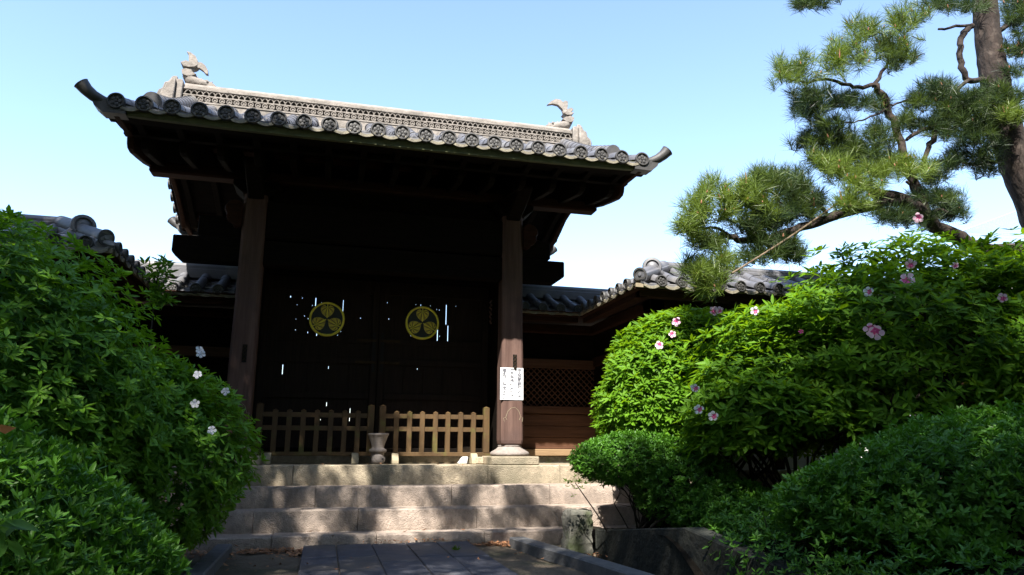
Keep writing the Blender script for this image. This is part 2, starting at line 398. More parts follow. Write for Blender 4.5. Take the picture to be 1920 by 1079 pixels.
# beams
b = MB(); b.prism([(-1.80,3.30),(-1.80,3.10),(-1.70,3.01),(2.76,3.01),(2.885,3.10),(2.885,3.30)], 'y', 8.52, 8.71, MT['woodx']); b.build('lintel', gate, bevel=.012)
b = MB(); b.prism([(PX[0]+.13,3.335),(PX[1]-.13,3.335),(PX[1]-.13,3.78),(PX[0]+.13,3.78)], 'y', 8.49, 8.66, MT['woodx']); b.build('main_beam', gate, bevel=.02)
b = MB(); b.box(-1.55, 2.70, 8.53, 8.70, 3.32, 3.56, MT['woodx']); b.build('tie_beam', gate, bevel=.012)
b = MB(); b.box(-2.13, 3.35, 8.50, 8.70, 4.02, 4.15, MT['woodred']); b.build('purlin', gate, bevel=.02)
b = MB(); b.box(-1.95, 3.17, 10.55, 10.73, 4.10, 4.24, MT['woodred']); b.build('purlin', gate, bevel=.02)
b = MB(); b.box(-2.15, 3.36, 9.11, 9.29, 4.62, 4.80, MT['woodred']); b.build('purlin', gate, bevel=.02)
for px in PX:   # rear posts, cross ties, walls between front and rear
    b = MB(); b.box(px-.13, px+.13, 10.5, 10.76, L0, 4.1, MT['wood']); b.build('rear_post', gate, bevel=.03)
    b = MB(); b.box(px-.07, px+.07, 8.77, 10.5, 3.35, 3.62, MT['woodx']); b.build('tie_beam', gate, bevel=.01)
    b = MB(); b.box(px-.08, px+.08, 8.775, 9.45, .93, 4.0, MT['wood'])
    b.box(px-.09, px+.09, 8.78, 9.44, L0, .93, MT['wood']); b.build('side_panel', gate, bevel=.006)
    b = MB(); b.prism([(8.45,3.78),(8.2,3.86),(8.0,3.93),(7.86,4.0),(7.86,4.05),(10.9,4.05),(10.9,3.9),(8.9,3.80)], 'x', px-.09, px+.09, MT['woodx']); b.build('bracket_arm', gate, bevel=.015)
    sg = 1 if px > 0 else -1  # cloud-shaped carved nose facing outwards
    cl = [(0,.0),(.0,.26),(.04,.30),(.09,.31),(.15,.29),(.19,.24),(.20,.18),(.17,.14),(.18,.10),(.155,.055),(.11,.03),(.09,-.005),(.05,-.03)]
    b = MB(); b.prism([(px+sg*(.13+x), 3.44+z) for x, z in cl][::sg], 'y', 8.44, 8.58, MT['woodred']); b.build('carved_bracket', gate, bevel=.018, seg=2)
    b = MB(); b.prism([(px-.26,3.99),(px-.26,3.93),(px-.15,3.84),(px+.15,3.84),(px+.26,3.93),(px+.26,3.99)], 'y', 8.42, 8.78, MT['woodx']); b.build('bracket_block', gate, bevel=.01)
# boarding above the lintel between the pillars and up to the ridge
b = MB(); b.box(PX[0]+.13, PX[1]-.13, 8.62, 8.655, 3.785, 4.045, MT['woodx']); b.build('boarding', gate)
b = MB(); b.box(PX[0]-.05, PX[1]+.05, 9.46, 9.50, 3.10, 4.66, MT['woodx'])
for k in range(9):
    x = PX[0]+.1+k*(PX[1]-PX[0]-.2)/8; b.box(x-.02, x+.02, 9.435, 9.458, 3.15, 4.6, MT['wood'])
b.build('transom', gate, bevel=.004)
# bargeboards and rafters
rp = [(7.13,4.045),(7.64,4.06),(7.66,3.995),(7.70,3.955),(7.80,3.945),(8.05,3.985),(8.35,4.04),(8.63,4.11),(8.92,4.24),(9.20,4.40),(9.20,4.80),(8.6,4.55),(8.0,4.30),(7.6,4.17),(7.13,4.085)]
rb = [(9.20,4.40),(9.6,4.36),(10.0,4.28),(10.5,4.10),(10.7,4.0),(10.76,4.02),(10.78,4.05),(11.26,4.045),(11.26,4.085),(10.8,4.17),(10.4,4.30),(9.8,4.55),(9.2,4.80)]
proto = None
nr = 15
for k in range(nr):
    x = XC - 2.60 + 5.20*k/(nr-1)
    if proto is None:
        b = MB(); b.prism([(y, z+.0) for y, z in rp[1:]], 'x', -.035, .035, MT['woodx']); b.prism(rb, 'x', -.035, .035, MT['woodx'])
        proto = b.build('rafter', gate, bevel=.006); c = proto
    else: c = dup(proto, gate); c.matrix_parent_inverse = proto.matrix_parent_inverse
    c.location = (x, 0, .012)
for sx in (-1, 1):
    x = XC + sx*2.735
    b = MB(); b.prism(rp, 'x', x-.03, x+.03, MT['woodred']); b.prism(rb, 'x', x-.029, x+.029, MT['woodred']); b.build('bargeboard', gate, bevel=.008)
# soffit boards
b = MB(); ys = list(np.linspace(7.16, 9.2, 14)); X0, X1 = XC-2.83, XC+2.83
def zs(y): return float(np.interp(y, [7.1,7.7,8.0,8.6,9.2], [4.088,4.15,4.235,4.49,4.76]))
for a, c_ in zip(ys[:-1], ys[1:]):
    b.prism([(a, zs(a)),(c_, zs(c_)),(c_, zs(c_)+.03),(a, zs(a)+.03)], 'x', X0, X1, MT['woodx'])
    b.prism([(18.4-a, zs(a)),(18.4-a, zs(a)+.03),(18.4-c_, zs(c_)+.03),(18.4-c_, zs(c_))], 'x', X0, X1, MT['woodx'])
b.build('soffit', gate)
b = MB(); b.box(XC-2.79, XC+2.79, 7.60, 7.68, 4.07, 4.13, MT['woodx']); b.build('rafter_batten', gate, bevel=.006)
b = MB(); b.box(XC-2.83, XC+2.83, 7.155, 7.30, 4.055, 4.09, MT['woodx']); b.build('eave_plank', gate, bevel=.006)
def eave_curve(x): t = abs((x-XC)/2.87); return .035*t**3
for (yy, s_) in ((YE, 1), (YB, -1)):
    b = MB(); N = 36; vs = []
    for i in range(N+1):
        x = XC-2.87+5.74*i/N; e = eave_curve(x)
        for q, z in ((0,4.028),(0,4.130),(.05,4.134),(.05,4.028)): vs.append((x, yy+s_*q, z+e))
    b.add(vs, [(i*4+k, i*4+(k+1)%4, i*4+4+(k+1)%4, i*4+4+k) for i in range(N) for k in range(4)]+[(0,1,2,3),tuple(N*4+k for k in range(4))], MT['fascia'])
    b.build('eave_board', gate)
prof = [(0,4.155),(.3,4.265),(.6,4.39),(.9,4.515),(1.2,4.665),(1.5,4.825),(1.8,4.99),(2.1,5.155)]
nroll = 22; sp = .2485; LU = sp*nroll
roofF = tile_roof(gate, 'roof', (XC-LU/2, YE-.03, .0), (1,0,0), (0,1,0), LU, prof, sp, .074, off=0)
roofB = tile_roof(gate, 'roof', (XC+LU/2, YB+.03, .0), (-1,0,0), (0,-1,0), LU, prof, sp, .074, off=0, lips=False)
# verges: short side tiles stepping up each gable edge, plus a descending ridge with a flared end
for sx in (-1, 1):
    for (y0, sy) in ((YE, 1), (YB, -1)):
        b = MB(); xv = XC+sx*(LU/2)
        k = 0; d = .22
        while d < 2.0:
            z = float(np.interp(d, [p[0] for p in prof], [p[1] for p in prof]))
            y = y0+sy*d
            b.tube([(xv-sx*.02,y,z+.035),(xv+sx*.09,y,z+.02),(xv+sx*.185,y,z+.005)], [.062,.066,.068], MT['tile'], 14)
            b.lathe([(.070,-.012),(.074,0),(.074,.012),(.056,.014),(.054,.004),(.001,.004)], MT['tiledark'], 16, O=(xv+sx*.185,y,z+.005), A=(sx,0,-.1), cap=False)
            b.prism([(y-sy*.12,z-.060),(y+sy*.12,z-.005),(y+sy*.12,z+.010),(y-sy*.12,z-.02)][::sy], 'x', *sorted((xv, xv+sx*.155)), MT['tiledark'])
            d += .235; k += 1
        # board below the side tiles
        pts = []; ds = np.linspace(0, 2.1, 12)
        up_ = [(y0+sy*dd, float(np.interp(dd,[p[0] for p in prof],[p[1] for p in prof]))-.05) for dd in ds]
        dn_ = [(yy_, zz_-.11*min(1,.25+dd/1.0)) for (yy_, zz_), dd in zip(up_, ds)][::-1]
        b.prism(up_+dn_, 'x', *sorted((xv+sx*.03, xv+sx*.115)), MT['woodred'])
        b.build('verge_tiles', gate, smooth=40)
        if sy == 1:   # row of big tiles running down the slope beside the edge
            b = MB(); xx = XC+sx*(LU/2-.245); ds = np.linspace(.22, 2.0, 15)
            pts = [(xx, y0+dd, float(np.interp(dd,[p[0] for p in prof],[p[1] for p in prof]))+.10) for dd in ds]
            for i in range(len(pts)-1):
                a_, c_ = Vector(pts[i]), Vector(pts[i+1]); b.tube([a_, c_+(c_-a_)*.06], [.094,.086], MT['tile'], 14)
            b.tube([(xx-.1,YE+.21,pts[0][2]+.0),(xx+.1,YE+.31,pts[0][2]+.035)], .006, MT['hollow'], 5)
            b.build('descending_ridge', gate, smooth=50)
        # flared corner piece
        b = MB(); xc_ = XC+sx*2.80; zc = 4.17
        path = [(xc_+sx*a_, y0+sy*(.08-.55*a_ if a_ < 0 else .02-.3*a_), zc+z_) for a_, z_ in ((-.12,.01),(-.02,.0),(.07,.008),(.14,.04),(.20,.085),(.245,.135))]
        b.tube(path, [.052,.053,.053,.055,.060,.068], MT['tiledark'], 16)
        e = Vector(path[-1]); A = (Vector(path[-1])-Vector(path[-2])).normalized()
        b.lathe([(.068,-.004),(.071,.006),(.056,.008),(.054,0),(.001,0)], MT['tiledark'], 18, O=e, A=A, cap=False)
        b.prism([(xc_-.16*sx,zc-.12),(xc_+.04*sx,zc-.125),(xc_+.12*sx,zc-.06),(xc_+.175*sx,zc+.07),(xc_+.09*sx,zc+.02),(xc_-.16*sx,zc-.03)][::sx], 'y', *sorted((y0-sy*.045, y0+sy*.10)), MT['tiledark'])
        b.build('corner_tile', gate, smooth=45)
# main ridge
RX0, RX1 = XC-2.60, XC+2.60; RZ = 5.17
b = MB()
def noshi(z0, z1, hw, jt):
    x = RX0
    while x < RX1-.01:
        e = min(RX1, x+jt*random.uniform(.93,1.07)); dz = random.uniform(-.002,.002); dy = random.uniform(-.003,.003)
        b.box(x+.0015, e-.0015, YR-hw+dy, YR+hw+dy, z0+dz, z1+dz, MT['ridge']); x = e
noshi(RZ-.12, RZ+.012, .150, .30)
noshi(RZ+.014, RZ+.034, .160, .28)
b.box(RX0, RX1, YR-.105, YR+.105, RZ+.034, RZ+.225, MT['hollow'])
noshi(RZ+.112, RZ+.128, .150, .28)
noshi(RZ+.198, RZ+.216, .150, .27)
noshi(RZ+.218, RZ+.236, .135, .27)
noshi(RZ+.238, RZ+.256, .118, .27)
x = RX0
while x < RX1-.02:
    e = min(RX1, x+.26); b.tube([(x,YR,RZ+.262),(e,YR,RZ+.262)], [.075,.072], MT['ridge'], 12); x = e
rid = b.build('ridge', gate, smooth=35)
N = 60; b = MB(); pd = None
b.lathe([(.036,-.03),(.0375,.004),(.035,.014),(.027,.014),(.025,.000),(.014,.000),(.012,.007),(.001,.007)], MT['ridge'], 16, A=(0,-1,0), cap=False)
for i in range(N):
    x = RX0+.045+(RX1-RX0-.09)*i/(N-1); q_ = (x, YR-.140+random.uniform(-.004,.004), RZ+.072)
    if pd is None: pd = b.build('ridge_disc', smooth=40); pd.parent = rid; pd.location = q_
    else: dup(pd, rid, q_)
b = MB(); N = 36
for i in range(2*N+1):
    x = RX0+.03+(RX1-RX0-.06)*i/(2*N)
    pts = [(x+.074*math.cos(t), YR-.132-.004*(i%2), RZ+.130+.064*math.sin(t)) for t in np.linspace(0, math.pi, 11) if RX0 < x+.074*math.cos(t) < RX1]
    if len(pts) > 2: b.tube(pts, .0075, MT['ridge'], 5)
b.build('scallop_course', rid, smooth=60)
# ridge end tiles and fish-shaped finials
for sx in (-1, 1):
    xe = RX1 if sx > 0 else RX0
    b = MB()
    b.box(*sorted((xe, xe+sx*.075)), YR-.19, YR+.19, RZ-.14, RZ+.30, MT['ridge'])
    pr = [(0,.36),(.06,.35),(.10,.27),(.14,.26),(.16,.17),(.20,.15),(.22,.08),(.20,.0),(.12,-.05),(.10,-.14),(0,-.16)]
    b.prism([(xe+sx*(.078+a), RZ+z) for a, z in pr][::-sx], 'y', YR-.15, YR+.15, MT['ridge'])
    b.prism([(xe+sx*(.078+a*.7), RZ+z*.8) for a, z in pr][::-sx], 'y', YR-.24, YR+.24, MT['ridge'])
    b.tube([(xe+sx*.15,YR,RZ+.05),(xe+sx*.30,YR,RZ+.075)], [.085,.09], MT['ridge'], 18)
    b.build('ridge_end_tile', gate, bevel=.012, smooth=40)
    b = MB(); zb = RZ+.30; o = xe-sx*.0
    # head towards the ridge middle, body curling outwards and up
    body = [(-.34,.015,.022),(-.27,.035,.045),(-.19,.05,.060),(-.11,.055,.068),(-.05,.085,.072),(-.015,.15,.066),(-.02,.21,.058),(-.045,.27,.050),(-.07,.315,.038)]
    b.tube([(o+sx*x, YR, zb+z) for x, z, r_ in body], [r_ for *_, r_ in body], MT['ridge'], 12, flat=1.15)
    def fin(pts, th, y0=0):
        b.prism([(o+sx*x, zb+z) for x, z in pts][::-sx], 'y', YR+y0-th/2, YR+y0+th/2, MT['ridge'])
    if sx < 0:
        fin([(-.03,.27),(-.075,.26),(-.12,.30),(-.115,.36),(-.085,.42),(-.02,.465),(.03,.475),(.005,.44),(-.005,.38),(-.01,.32)], .07)
        fin([(-.07,.27),(-.10,.34),(-.16,.345),(-.21,.31),(-.245,.25),(-.255,.19),(-.225,.195),(-.19,.235),(-.14,.265),(-.10,.255)], .06)
    else:
        fin([(-.02,.27),(-.03,.33),(-.02,.40),(-.02,.46),(-.07,.47),(-.09,.44),(-.14,.475),(-.21,.475),(-.28,.43),(-.335,.37),(-.25,.395),(-.17,.385),(-.11,.33),(-.08,.27)], .06)
        fin([(.02,.29),(.06,.33),(.03,.36),(-.03,.33),(-.06,.28)], .10)
    fin([(.08,.29),(.04,.245),(-.02,.235),(-.09,.25),(-.12,.275),(-.05,.30),(.02,.325)] if sx < 0 else [(.06,.27),(.02,.235),(-.05,.22),(-.10,.25),(-.04,.28)], .15)
    fin([(.06,.19),(.045,.13),(-.01,.11),(-.07,.12),(-.12,.15),(-.06,.18),(0,.215)], .15)
    fin([(-.38,.015),(-.35,.045),(-.30,.075),(-.25,.10),(-.20,.09),(-.22,.05),(-.28,.0)], .09)
    for (x, z) in ((-.30,.085),(-.24,.10),(-.17,.115),(-.12,.13)): b.lathe([(.018,0),(.012,.02),(.001,.045)], MT['ridge'], 6, O=(o+sx*x,YR,zb+z-.015), A=(-sx*.3,0,1))
    for sd in (-1,1): b.lathe([(.016,0),(.014,.012),(.001,.016)], MT['hollow'], 8, O=(o-sx*.26,YR+sd*.042,zb+.065), A=(0,sd,.2))
    f = b.build('fish_finial', gate, bevel=.006, smooth=45)
# doors with daylight showing through cracks
DY = 9.55; DZ0, DZ1 = .90, 3.14; DX0, DX1 = PX[0]+.08, PX[1]-.08; DM = .622
def crack(x, y, h, wd=2.6):            # a crack surveyed at photo pixel (x, y), h pixels tall
    p = at(x, y, DY); q = at(x, y+h, DY); k_ = .0014 if h > 4.5 else .0011; q = at(x, y+(h if h > 4.5 else h*.8), DY); return (p.x-wd*k_, p.x+wd*k_, q.z, p.z)
cr = [crack(545,555,4,4), crack(592.5,559,18), crack(594,623,14,2.4), crack(644,563,22,1.6), crack(837,572,37,2.8), crack(840,611,36,2.6),
      crack(821,598,49,2.8), crack(789,571,7,1.5), crack(721,590,7,2.2), crack(723,580,3,1.8), crack(725,573,2,1.6), crack(729,597.5,2.5,2.4), crack(676,596,2.5,2),
      crack(555,598,1.6,1.3), crack(554,618,2,1.6), crack(577,622,4,1.8), crack(571,592,2,2), crack(581,590,2,1.6), crack(578,597,2,2), crack(586,572,2,1.6), crack(567,558.5,2,1.6), crack(603,567,2,1.6),
      crack(681,637,6,1.8), crack(720,640,5,2.2), crack(744,637,3,1.8), crack(819,580,2,1.6), crack(824,581,2,2.2), crack(770,629,2,1.6), crack(824,630,2,2), crack(786.5,644,2,1.6),crack(726.5,567,2,1.5),
      crack(530.5,684,18,2.2), crack(698,722,17,1.8), crack(697.3,745,30,1.6), crack(782.5,691,3,2.4), crack(616,687,5,1.2), crack(612.5,755,7,1.8), crack(656.5,766,10,1.5), crack(655.5,782,8,1.8), crack(601,786,3,1.4), crack(557,571,2,1.2), crack(633,628,2,1.4), crack(640,632,2,1.4),crack(639,621,2,1.3),crack(780,571,1.5,1.4),crack(807,573,2,1.4),crack(855,574,2,1.4)]
def door_leaf(x0, x1, hinge):
    b = MB(); hs = [h for h in cr if x0+.02 < (h[0]+h[1])/2 < x1-.02]
    ev = sorted(set([x0, x1]+[v for h in hs for v in h[:2]]))
    for a, c_ in zip(ev[:-1], ev[1:]):
        if c_-a < 1e-5: continue
        m_ = (a+c_)/2; inn = sorted([(h[2],h[3]) for h in hs if h[0] < m_ < h[1]]); z = DZ0
        for (p, q) in inn:
            if p > z: b.box(a, c_, DY, DY+.008, z, p, MT['door'])
            z = max(z, q)
        b.box(a, c_, DY, DY+.008, z, DZ1, MT['door'])
    o = b.build('door_leaf', gate)
    b = MB()
    for (z0, z1) in ((DZ0,DZ0+.14),(1.55,1.63),(2.00,2.08),(2.27,2.35),(DZ1-.2,DZ1)):
        for (a, c_) in ((x0+.09, x1-.09),):
            b.box(a, c_, DY-.032, DY-.002, z0, z1, MT['door'])
    for xx in (x0, x1-.088): b.box(xx, xx+.088, DY-.036, DY-.003, DZ0, DZ1, MT['door'])
    for xx in np.linspace(x0+.09, x1-.09, 6)[1:-1]:
        if not any(abs(xx-(h[0]+h[1])/2) < .03 and h[3] < 2.0 for h in hs): b.box(xx-.012, xx+.012, DY-.016, DY-.001, 1.64, 1.99, MT['door'])
    b.build('door_frame', o, bevel=.005)
    b = MB()
    for z in (2.02, 2.31):
        xa = x1-.02 if hinge < 0 else x0+.02
        b.box(*sorted((xa, xa+hinge*.26)), DY-.046, DY-.037, z-.012, z+.022, MT['brass'])
    b.box(*((x1-.07, x1-.03) if hinge < 0 else (x0+.03, x0+.07)), DY-.044, DY-.0372, 1.9, 2.42, MT['iron'])
    b.build('metal_strap', o, bevel=.002)
    return o
b = MB(); b.box(DM-.03, DM+.03, DY+.010, DY+.03, DZ0, DZ1, MT['wood']); b.build('door_strip', gate)
dl = door_leaf(DX0, DM-.004, -1); dr = door_leaf(DM+.004, DX1, 1)
def crest(x, z, parent):
    b = MB(); r = .224; y = DY-.040
    b.lathe([(r*.97,-.02),(r*.97,.002),(.001,.002)], MT['crestback'], 48, O=(x,y,z), A=(0,-1,0), cap=False)
    b.lathe([(r*.90,.0),(r*.885,.018),(r*.93,.028),(r*.97,.028),(r*1.01,.018),(r*1.01,-.02)], MT['gold'], 56, O=(x,y,z), A=(0,-1,0), cap=False)
    # three hollyhock leaves, stems meeting in the middle
    for k in range(3):
        an = R(90+120*k); ca, sa = math.cos(an), math.sin(an)
        def T(u, v, h): return (x+ca*u-sa*v, y-h, z+sa*u+ca*v)
        # leaf tip points to the centre, heart lobes outward
        half = [(.10,0),(.17,.13),(.30,.27),(.45,.36),(.60,.385),(.72,.34),(.80,.24),(.82,.13),(.76,.03)]
        out = [(a*r, c_*r) for a, c_ in half]; full = out+[(a, -c_) for a, c_ in out[::-1]][:-1]
        n_ = len(full); vs = [T(a, c_, .002) for a, c_ in full]+[T(a, c_, .012) for a, c_ in full]+[T(.5*r,0,.020)]
        b.add(vs, [(i,(i+1)%n_,n_+(i+1)%n_,n_+i) for i in range(n_)]+[(n_+i,n_+(i+1)%n_,2*n_) for i in range(n_)], MT['golddim'])
        root = (.74*r, 0)
        b.tube([T(.06*r,0,.014),T(.45*r,0,.023),T(.92*r,0,.016)], [.006,.006,.005], MT['gold'], 6)
        for q, (a, c_) in enumerate(half[1:8]):
            for sg in (1,-1):
                b.tube([T(.70*r, sg*.01*r, .020), T((.70+a)*.5*r, sg*c_*.55*r, .021), T(a*r*.97, sg*c_*.93*r, .0135)], [.0035,.0035,.0025], MT['gold' if q%2 else 'crestback'], 5)
    return b.build('family_crest', parent, smooth=40)
pL = at(613,600,DY); pR = at(791,607,DY)
crest(pL.x, pL.z, dl); crest(pR.x, pR.z, dr)
b = MB(); b.box(DX0-.02, DX1+.02, 9.44, 9.66, DZ1+.002, DZ1+.2, MT['woodx'])
for px, sg in ((DX0, -1), (DX1, 1)): b.box(*sorted((px+sg*.002, px+sg*.10)), 9.445, 9.66, L0, DZ1+.2, MT['wood'])
b.build('door_surround', gate, bevel=.006)
b = MB(); b.box(DX0-.08, DX1+.08, 9.30, 9.66, L0-.003, .845, MT['granite']); b.box(DX0, DX1, 9.46, 9.546, .846, .935, MT['wood']); b.build('threshold', gate, bevel=.01)
# carved fitting on the right jamb
b = MB()
for k in range(5): b.tube([(2.0,8.86,2.50+k*.06),(1.975,8.84,2.53+k*.06),(2.0,8.86,2.56+k*.06)], .012, MT['pillar'], 6)
b.build('carved_hinge_fitting', gate, smooth=50)

# ------------------------------------------------------------------ notice on the right pillar
NX0, NX1 = at(938,720,8.455).x, at(981,720,8.455).x; NZ0, NZ1 = at(958,750,8.455).z, at(958,690,8.455).z
b = MB(); N = 6; vs = []
for i in range(N+1):
    x = NX0+(NX1-NX0)*i/N; y = 8.454-.003*math.sin(i*1.1)
    vs += [(x,y,NZ0),(x,y,NZ1),(x,y+.002,NZ0),(x,y+.002,NZ1)]
b.add(vs, [(i*4,i*4+4,i*4+5,i*4+1) for i in range(N)]+[(i*4+2,i*4+3,i*4+7,i*4+6) for i in range(N)]+[(i*4+1,i*4+5,i*4+7,i*4+3) for i in range(N)]+[(i*4,i*4+2,i*4+6,i*4+4) for i in range(N)]+[(0,1,3,2),(N*4,N*4+2,N*4+3,N*4+1)], MT['paper'])
notice = b.build('paper_notice'); tag(notice, 'white paper notice with vertical Japanese writing fixed to the sunlit right pillar', 'notice')
def text_mesh(s, x, y, z, size, m):
    cu = bpy.data.curves.new('t', 'FONT'); cu.body = s; cu.size = size; cu.align_x = 'CENTER'; cu.align_y = 'CENTER'; cu.offset = size*.045
    o = bpy.data.objects.new('t', cu); COL.objects.link(o)
    dg = bpy.context.evaluated_depsgraph_get(); me = bpy.data.meshes.new_from_object(o.evaluated_get(dg))
    vs = [(x+v.co.x, y, z+v.co.y) for v in me.vertices]; fs = [tuple(p.vertices) for p in me.polygons]
    bpy.data.objects.remove(o); bpy.data.meshes.remove(me); return vs, fs
cols = ['文化財保護の為', 'ここで猫等の餌を', '与えないで下さい']; W = NX1-NX0; H = NZ1-NZ0
for i, s in enumerate(cols):
    b = MB()
    cx = NX1-W*(.17+.33*i); nch = len(s); sz = H*.138
    for k, ch in enumerate(s):
        z = NZ1-H*(.09+.83*k/(nch-1)*(1 if nch == 8 else 1))
        vs, fs = text_mesh(ch, cx, 8.4475, z, sz, MT['ink']); b.add(vs, fs, MT['ink'])
    b.build('writing', notice)

# ------------------------------------------------------------------ fences in front of the doors
FY = 9.02
def fence(xs, label, lean):
    x0, x1 = xs[0], xs[-1]
    t = thing('low_fence', ((x0+x1)/2, FY, L0), label, 'fence', 'low wooden fences across the gate doors')
    inv = None
    def post(x, hw, z1, nm):
        b = MB(); z0 = .885; c_ = .004
        b.add([(x+sx*hw, FY+sy*hw, z) for z in (z0, z1-.02) for sx, sy in ((-1,-1),(1,-1),(1,1),(-1,1))]+[(x+sx*(hw+c_), FY+sy*(hw+c_), z1-.02) for sx, sy in ((-1,-1),(1,-1),(1,1),(-1,1))]+[(x,FY,z1)],
              [(3,2,1,0)]+[(k,(k+1)%4,4+(k+1)%4,4+k) for k in range(4)]+[(4+k,4+(k+1)%4,8+(k+1)%4,8+k) for k in range(4)]+[(8+k,8+(k+1)%4,12) for k in range(4)], MT['fence'])
        return b.build(nm, t, bevel=.003)
    for k, x in enumerate(xs):
        e = k in (0, len(xs)-1); post(x, .038 if e else .029, 1.455 if e else 1.385, 'post' if e else 'picket')
    for (z0, z1) in ((1.29,1.345),(1.135,1.19)):
        b = MB(); b.box(x0+.036, x1-.036, FY-.014, FY+.014, z0, z1, MT['fence']); b.build('rail', t, bevel=.003)
    b = MB(); b.box(x0-.06, x1+.06, FY-.035, FY+.035, .838, .886, MT['fence']); b.build('bottom_rail', t, bevel=.004)
    for fx in ((xs[0]+.13, xs[-1]-.17) if lean < 0 else (xs[0]+.16, xs[-1]-.17)):
        b = MB(); pts = [(FY-.19,L0),(FY-.185,.79),(FY-.155,.835),(FY-.12,.872),(FY-.075,.876),(FY-.045,.84),(FY+.045,.84),(FY+.075,.876),(FY+.12,.872),(FY+.155,.835),(FY+.185,.79),(FY+.19,L0)]
        b.prism(pts, 'x', fx-.040, fx+.040, MT['foot']); b.build('foot', t, bevel=.006)
    return t
xa = [at(x, 810, FY).x for x in (484.5,514,540.5,567,593,619,645,670,694)]
xb = [at(x, 810, FY).x for x in (716,742.4,767,791,815.7,839,863,887,911)]
fence(xa, 'low brown picket fence across the left door leaf, mostly in shade', -1)
fence(xb, 'low golden brown picket fence across the right door leaf, beside the sunlit pillar', 1)
# little stones near the fence
def rock(name, c, r, m, label, cat, seed, sq=(1,1,1)):
    rr = random.Random(seed); b = MB(); n1, n2 = 8, 12; vs = []
    for j in range(n1+1):
        th = math.pi*j/n1
        for i in range(n2):
            ph = 2*math.pi*i/n2; q = r*(1+.12*math.sin(3*ph+seed)*math.sin(2*th+seed)+rr.uniform(-.05,.05))
            vs.append((c[0]+q*math.sin(th)*math.cos(ph)*sq[0], c[1]+q*math.sin(th)*math.sin(ph)*sq[1], c[2]+q*math.cos(th)*sq[2]))
    b.add(vs, [(j*n2+i, j*n2+(i+1)%n2, (j+1)*n2+(i+1)%n2, (j+1)*n2+i) for j in range(n1) for i in range(n2)], m)
    o = b.build(name, smooth=60)
    if label: tag(o, label, cat)
    return o
b = MB(); wx = at(866,860,9.1).x; b.prism([(wx-.07,L0),(wx+.035,L0),(wx+.05,L0+.085),(wx-.02,L0+.085)], 'y', 8.93, 9.10, MT['plaster'])
tag(b.build('stone_wedge', bevel=.008), 'small white slanted stone wedged under the right end of the picket fence', 'stone')
b = MB(); wx = at(874,847,9.3).x; b.box(wx-.045, wx+.045, 9.20, 9.29, .846, .955, MT['granite2'])
tag(b.build('stone_block', bevel=.012), 'small pinkish stone block lying behind the right picket fence', 'stone')
b = MB(); wx = at(899,861,8.95).x; b.box(wx-.07, wx+.075, 8.80, 8.93, L0, L0+.085, MT['granite'])
tag(b.build('stone_block', bevel=.012), 'cream stone block between the fence end and the right pillar plinth', 'stone')
# stone vase in front of the fences
vx = at(708.5, 840, 8.86).x
v = thing('stone_vase', (vx, 8.86, L0), 'pale stone flower vase with flared bowl standing at the meeting of the two fences', 'vase')
b = MB(); b.lathe([(.001,.175),(.085,.172),(.074,.185),(.072,.20),(.084,.24),(.100,.285),(.116,.33),(.122,.335),(.124,.352),(.116,.358),(.10,.352),(.088,.30),(.001,.28)], MT['vase'], 32, O=(vx,8.86,L0), cap=False); b.build('bowl', v, smooth=40)
b = MB(); b.lathe([(.05,.128),(.092,.132),(.106,.148),(.104,.166),(.085,.176),(.001,.176)], MT['vase'], 32, O=(vx,8.86,L0), cap=False); b.lathe([(.075,.0),(.078,.13)], MT['vase'], 24, O=(vx,8.87,L0)); b.build('collar', v, smooth=40)
rk = rock('round_pebble', (vx+.002,8.74,L0+.052), .082, MT['vase'], 'smooth pale boulder stone with a dark hole leaning at the foot of the vase', 'stone', 3, (1,.6,.72))
b = MB(); b.lathe([(.013,0),(.011,.004),(.001,.004)], MT['hollow'], 12, O=(vx+.050,8.697,L0+.060), A=(.35,-1,.1), cap=False); b.build('hole', rk)

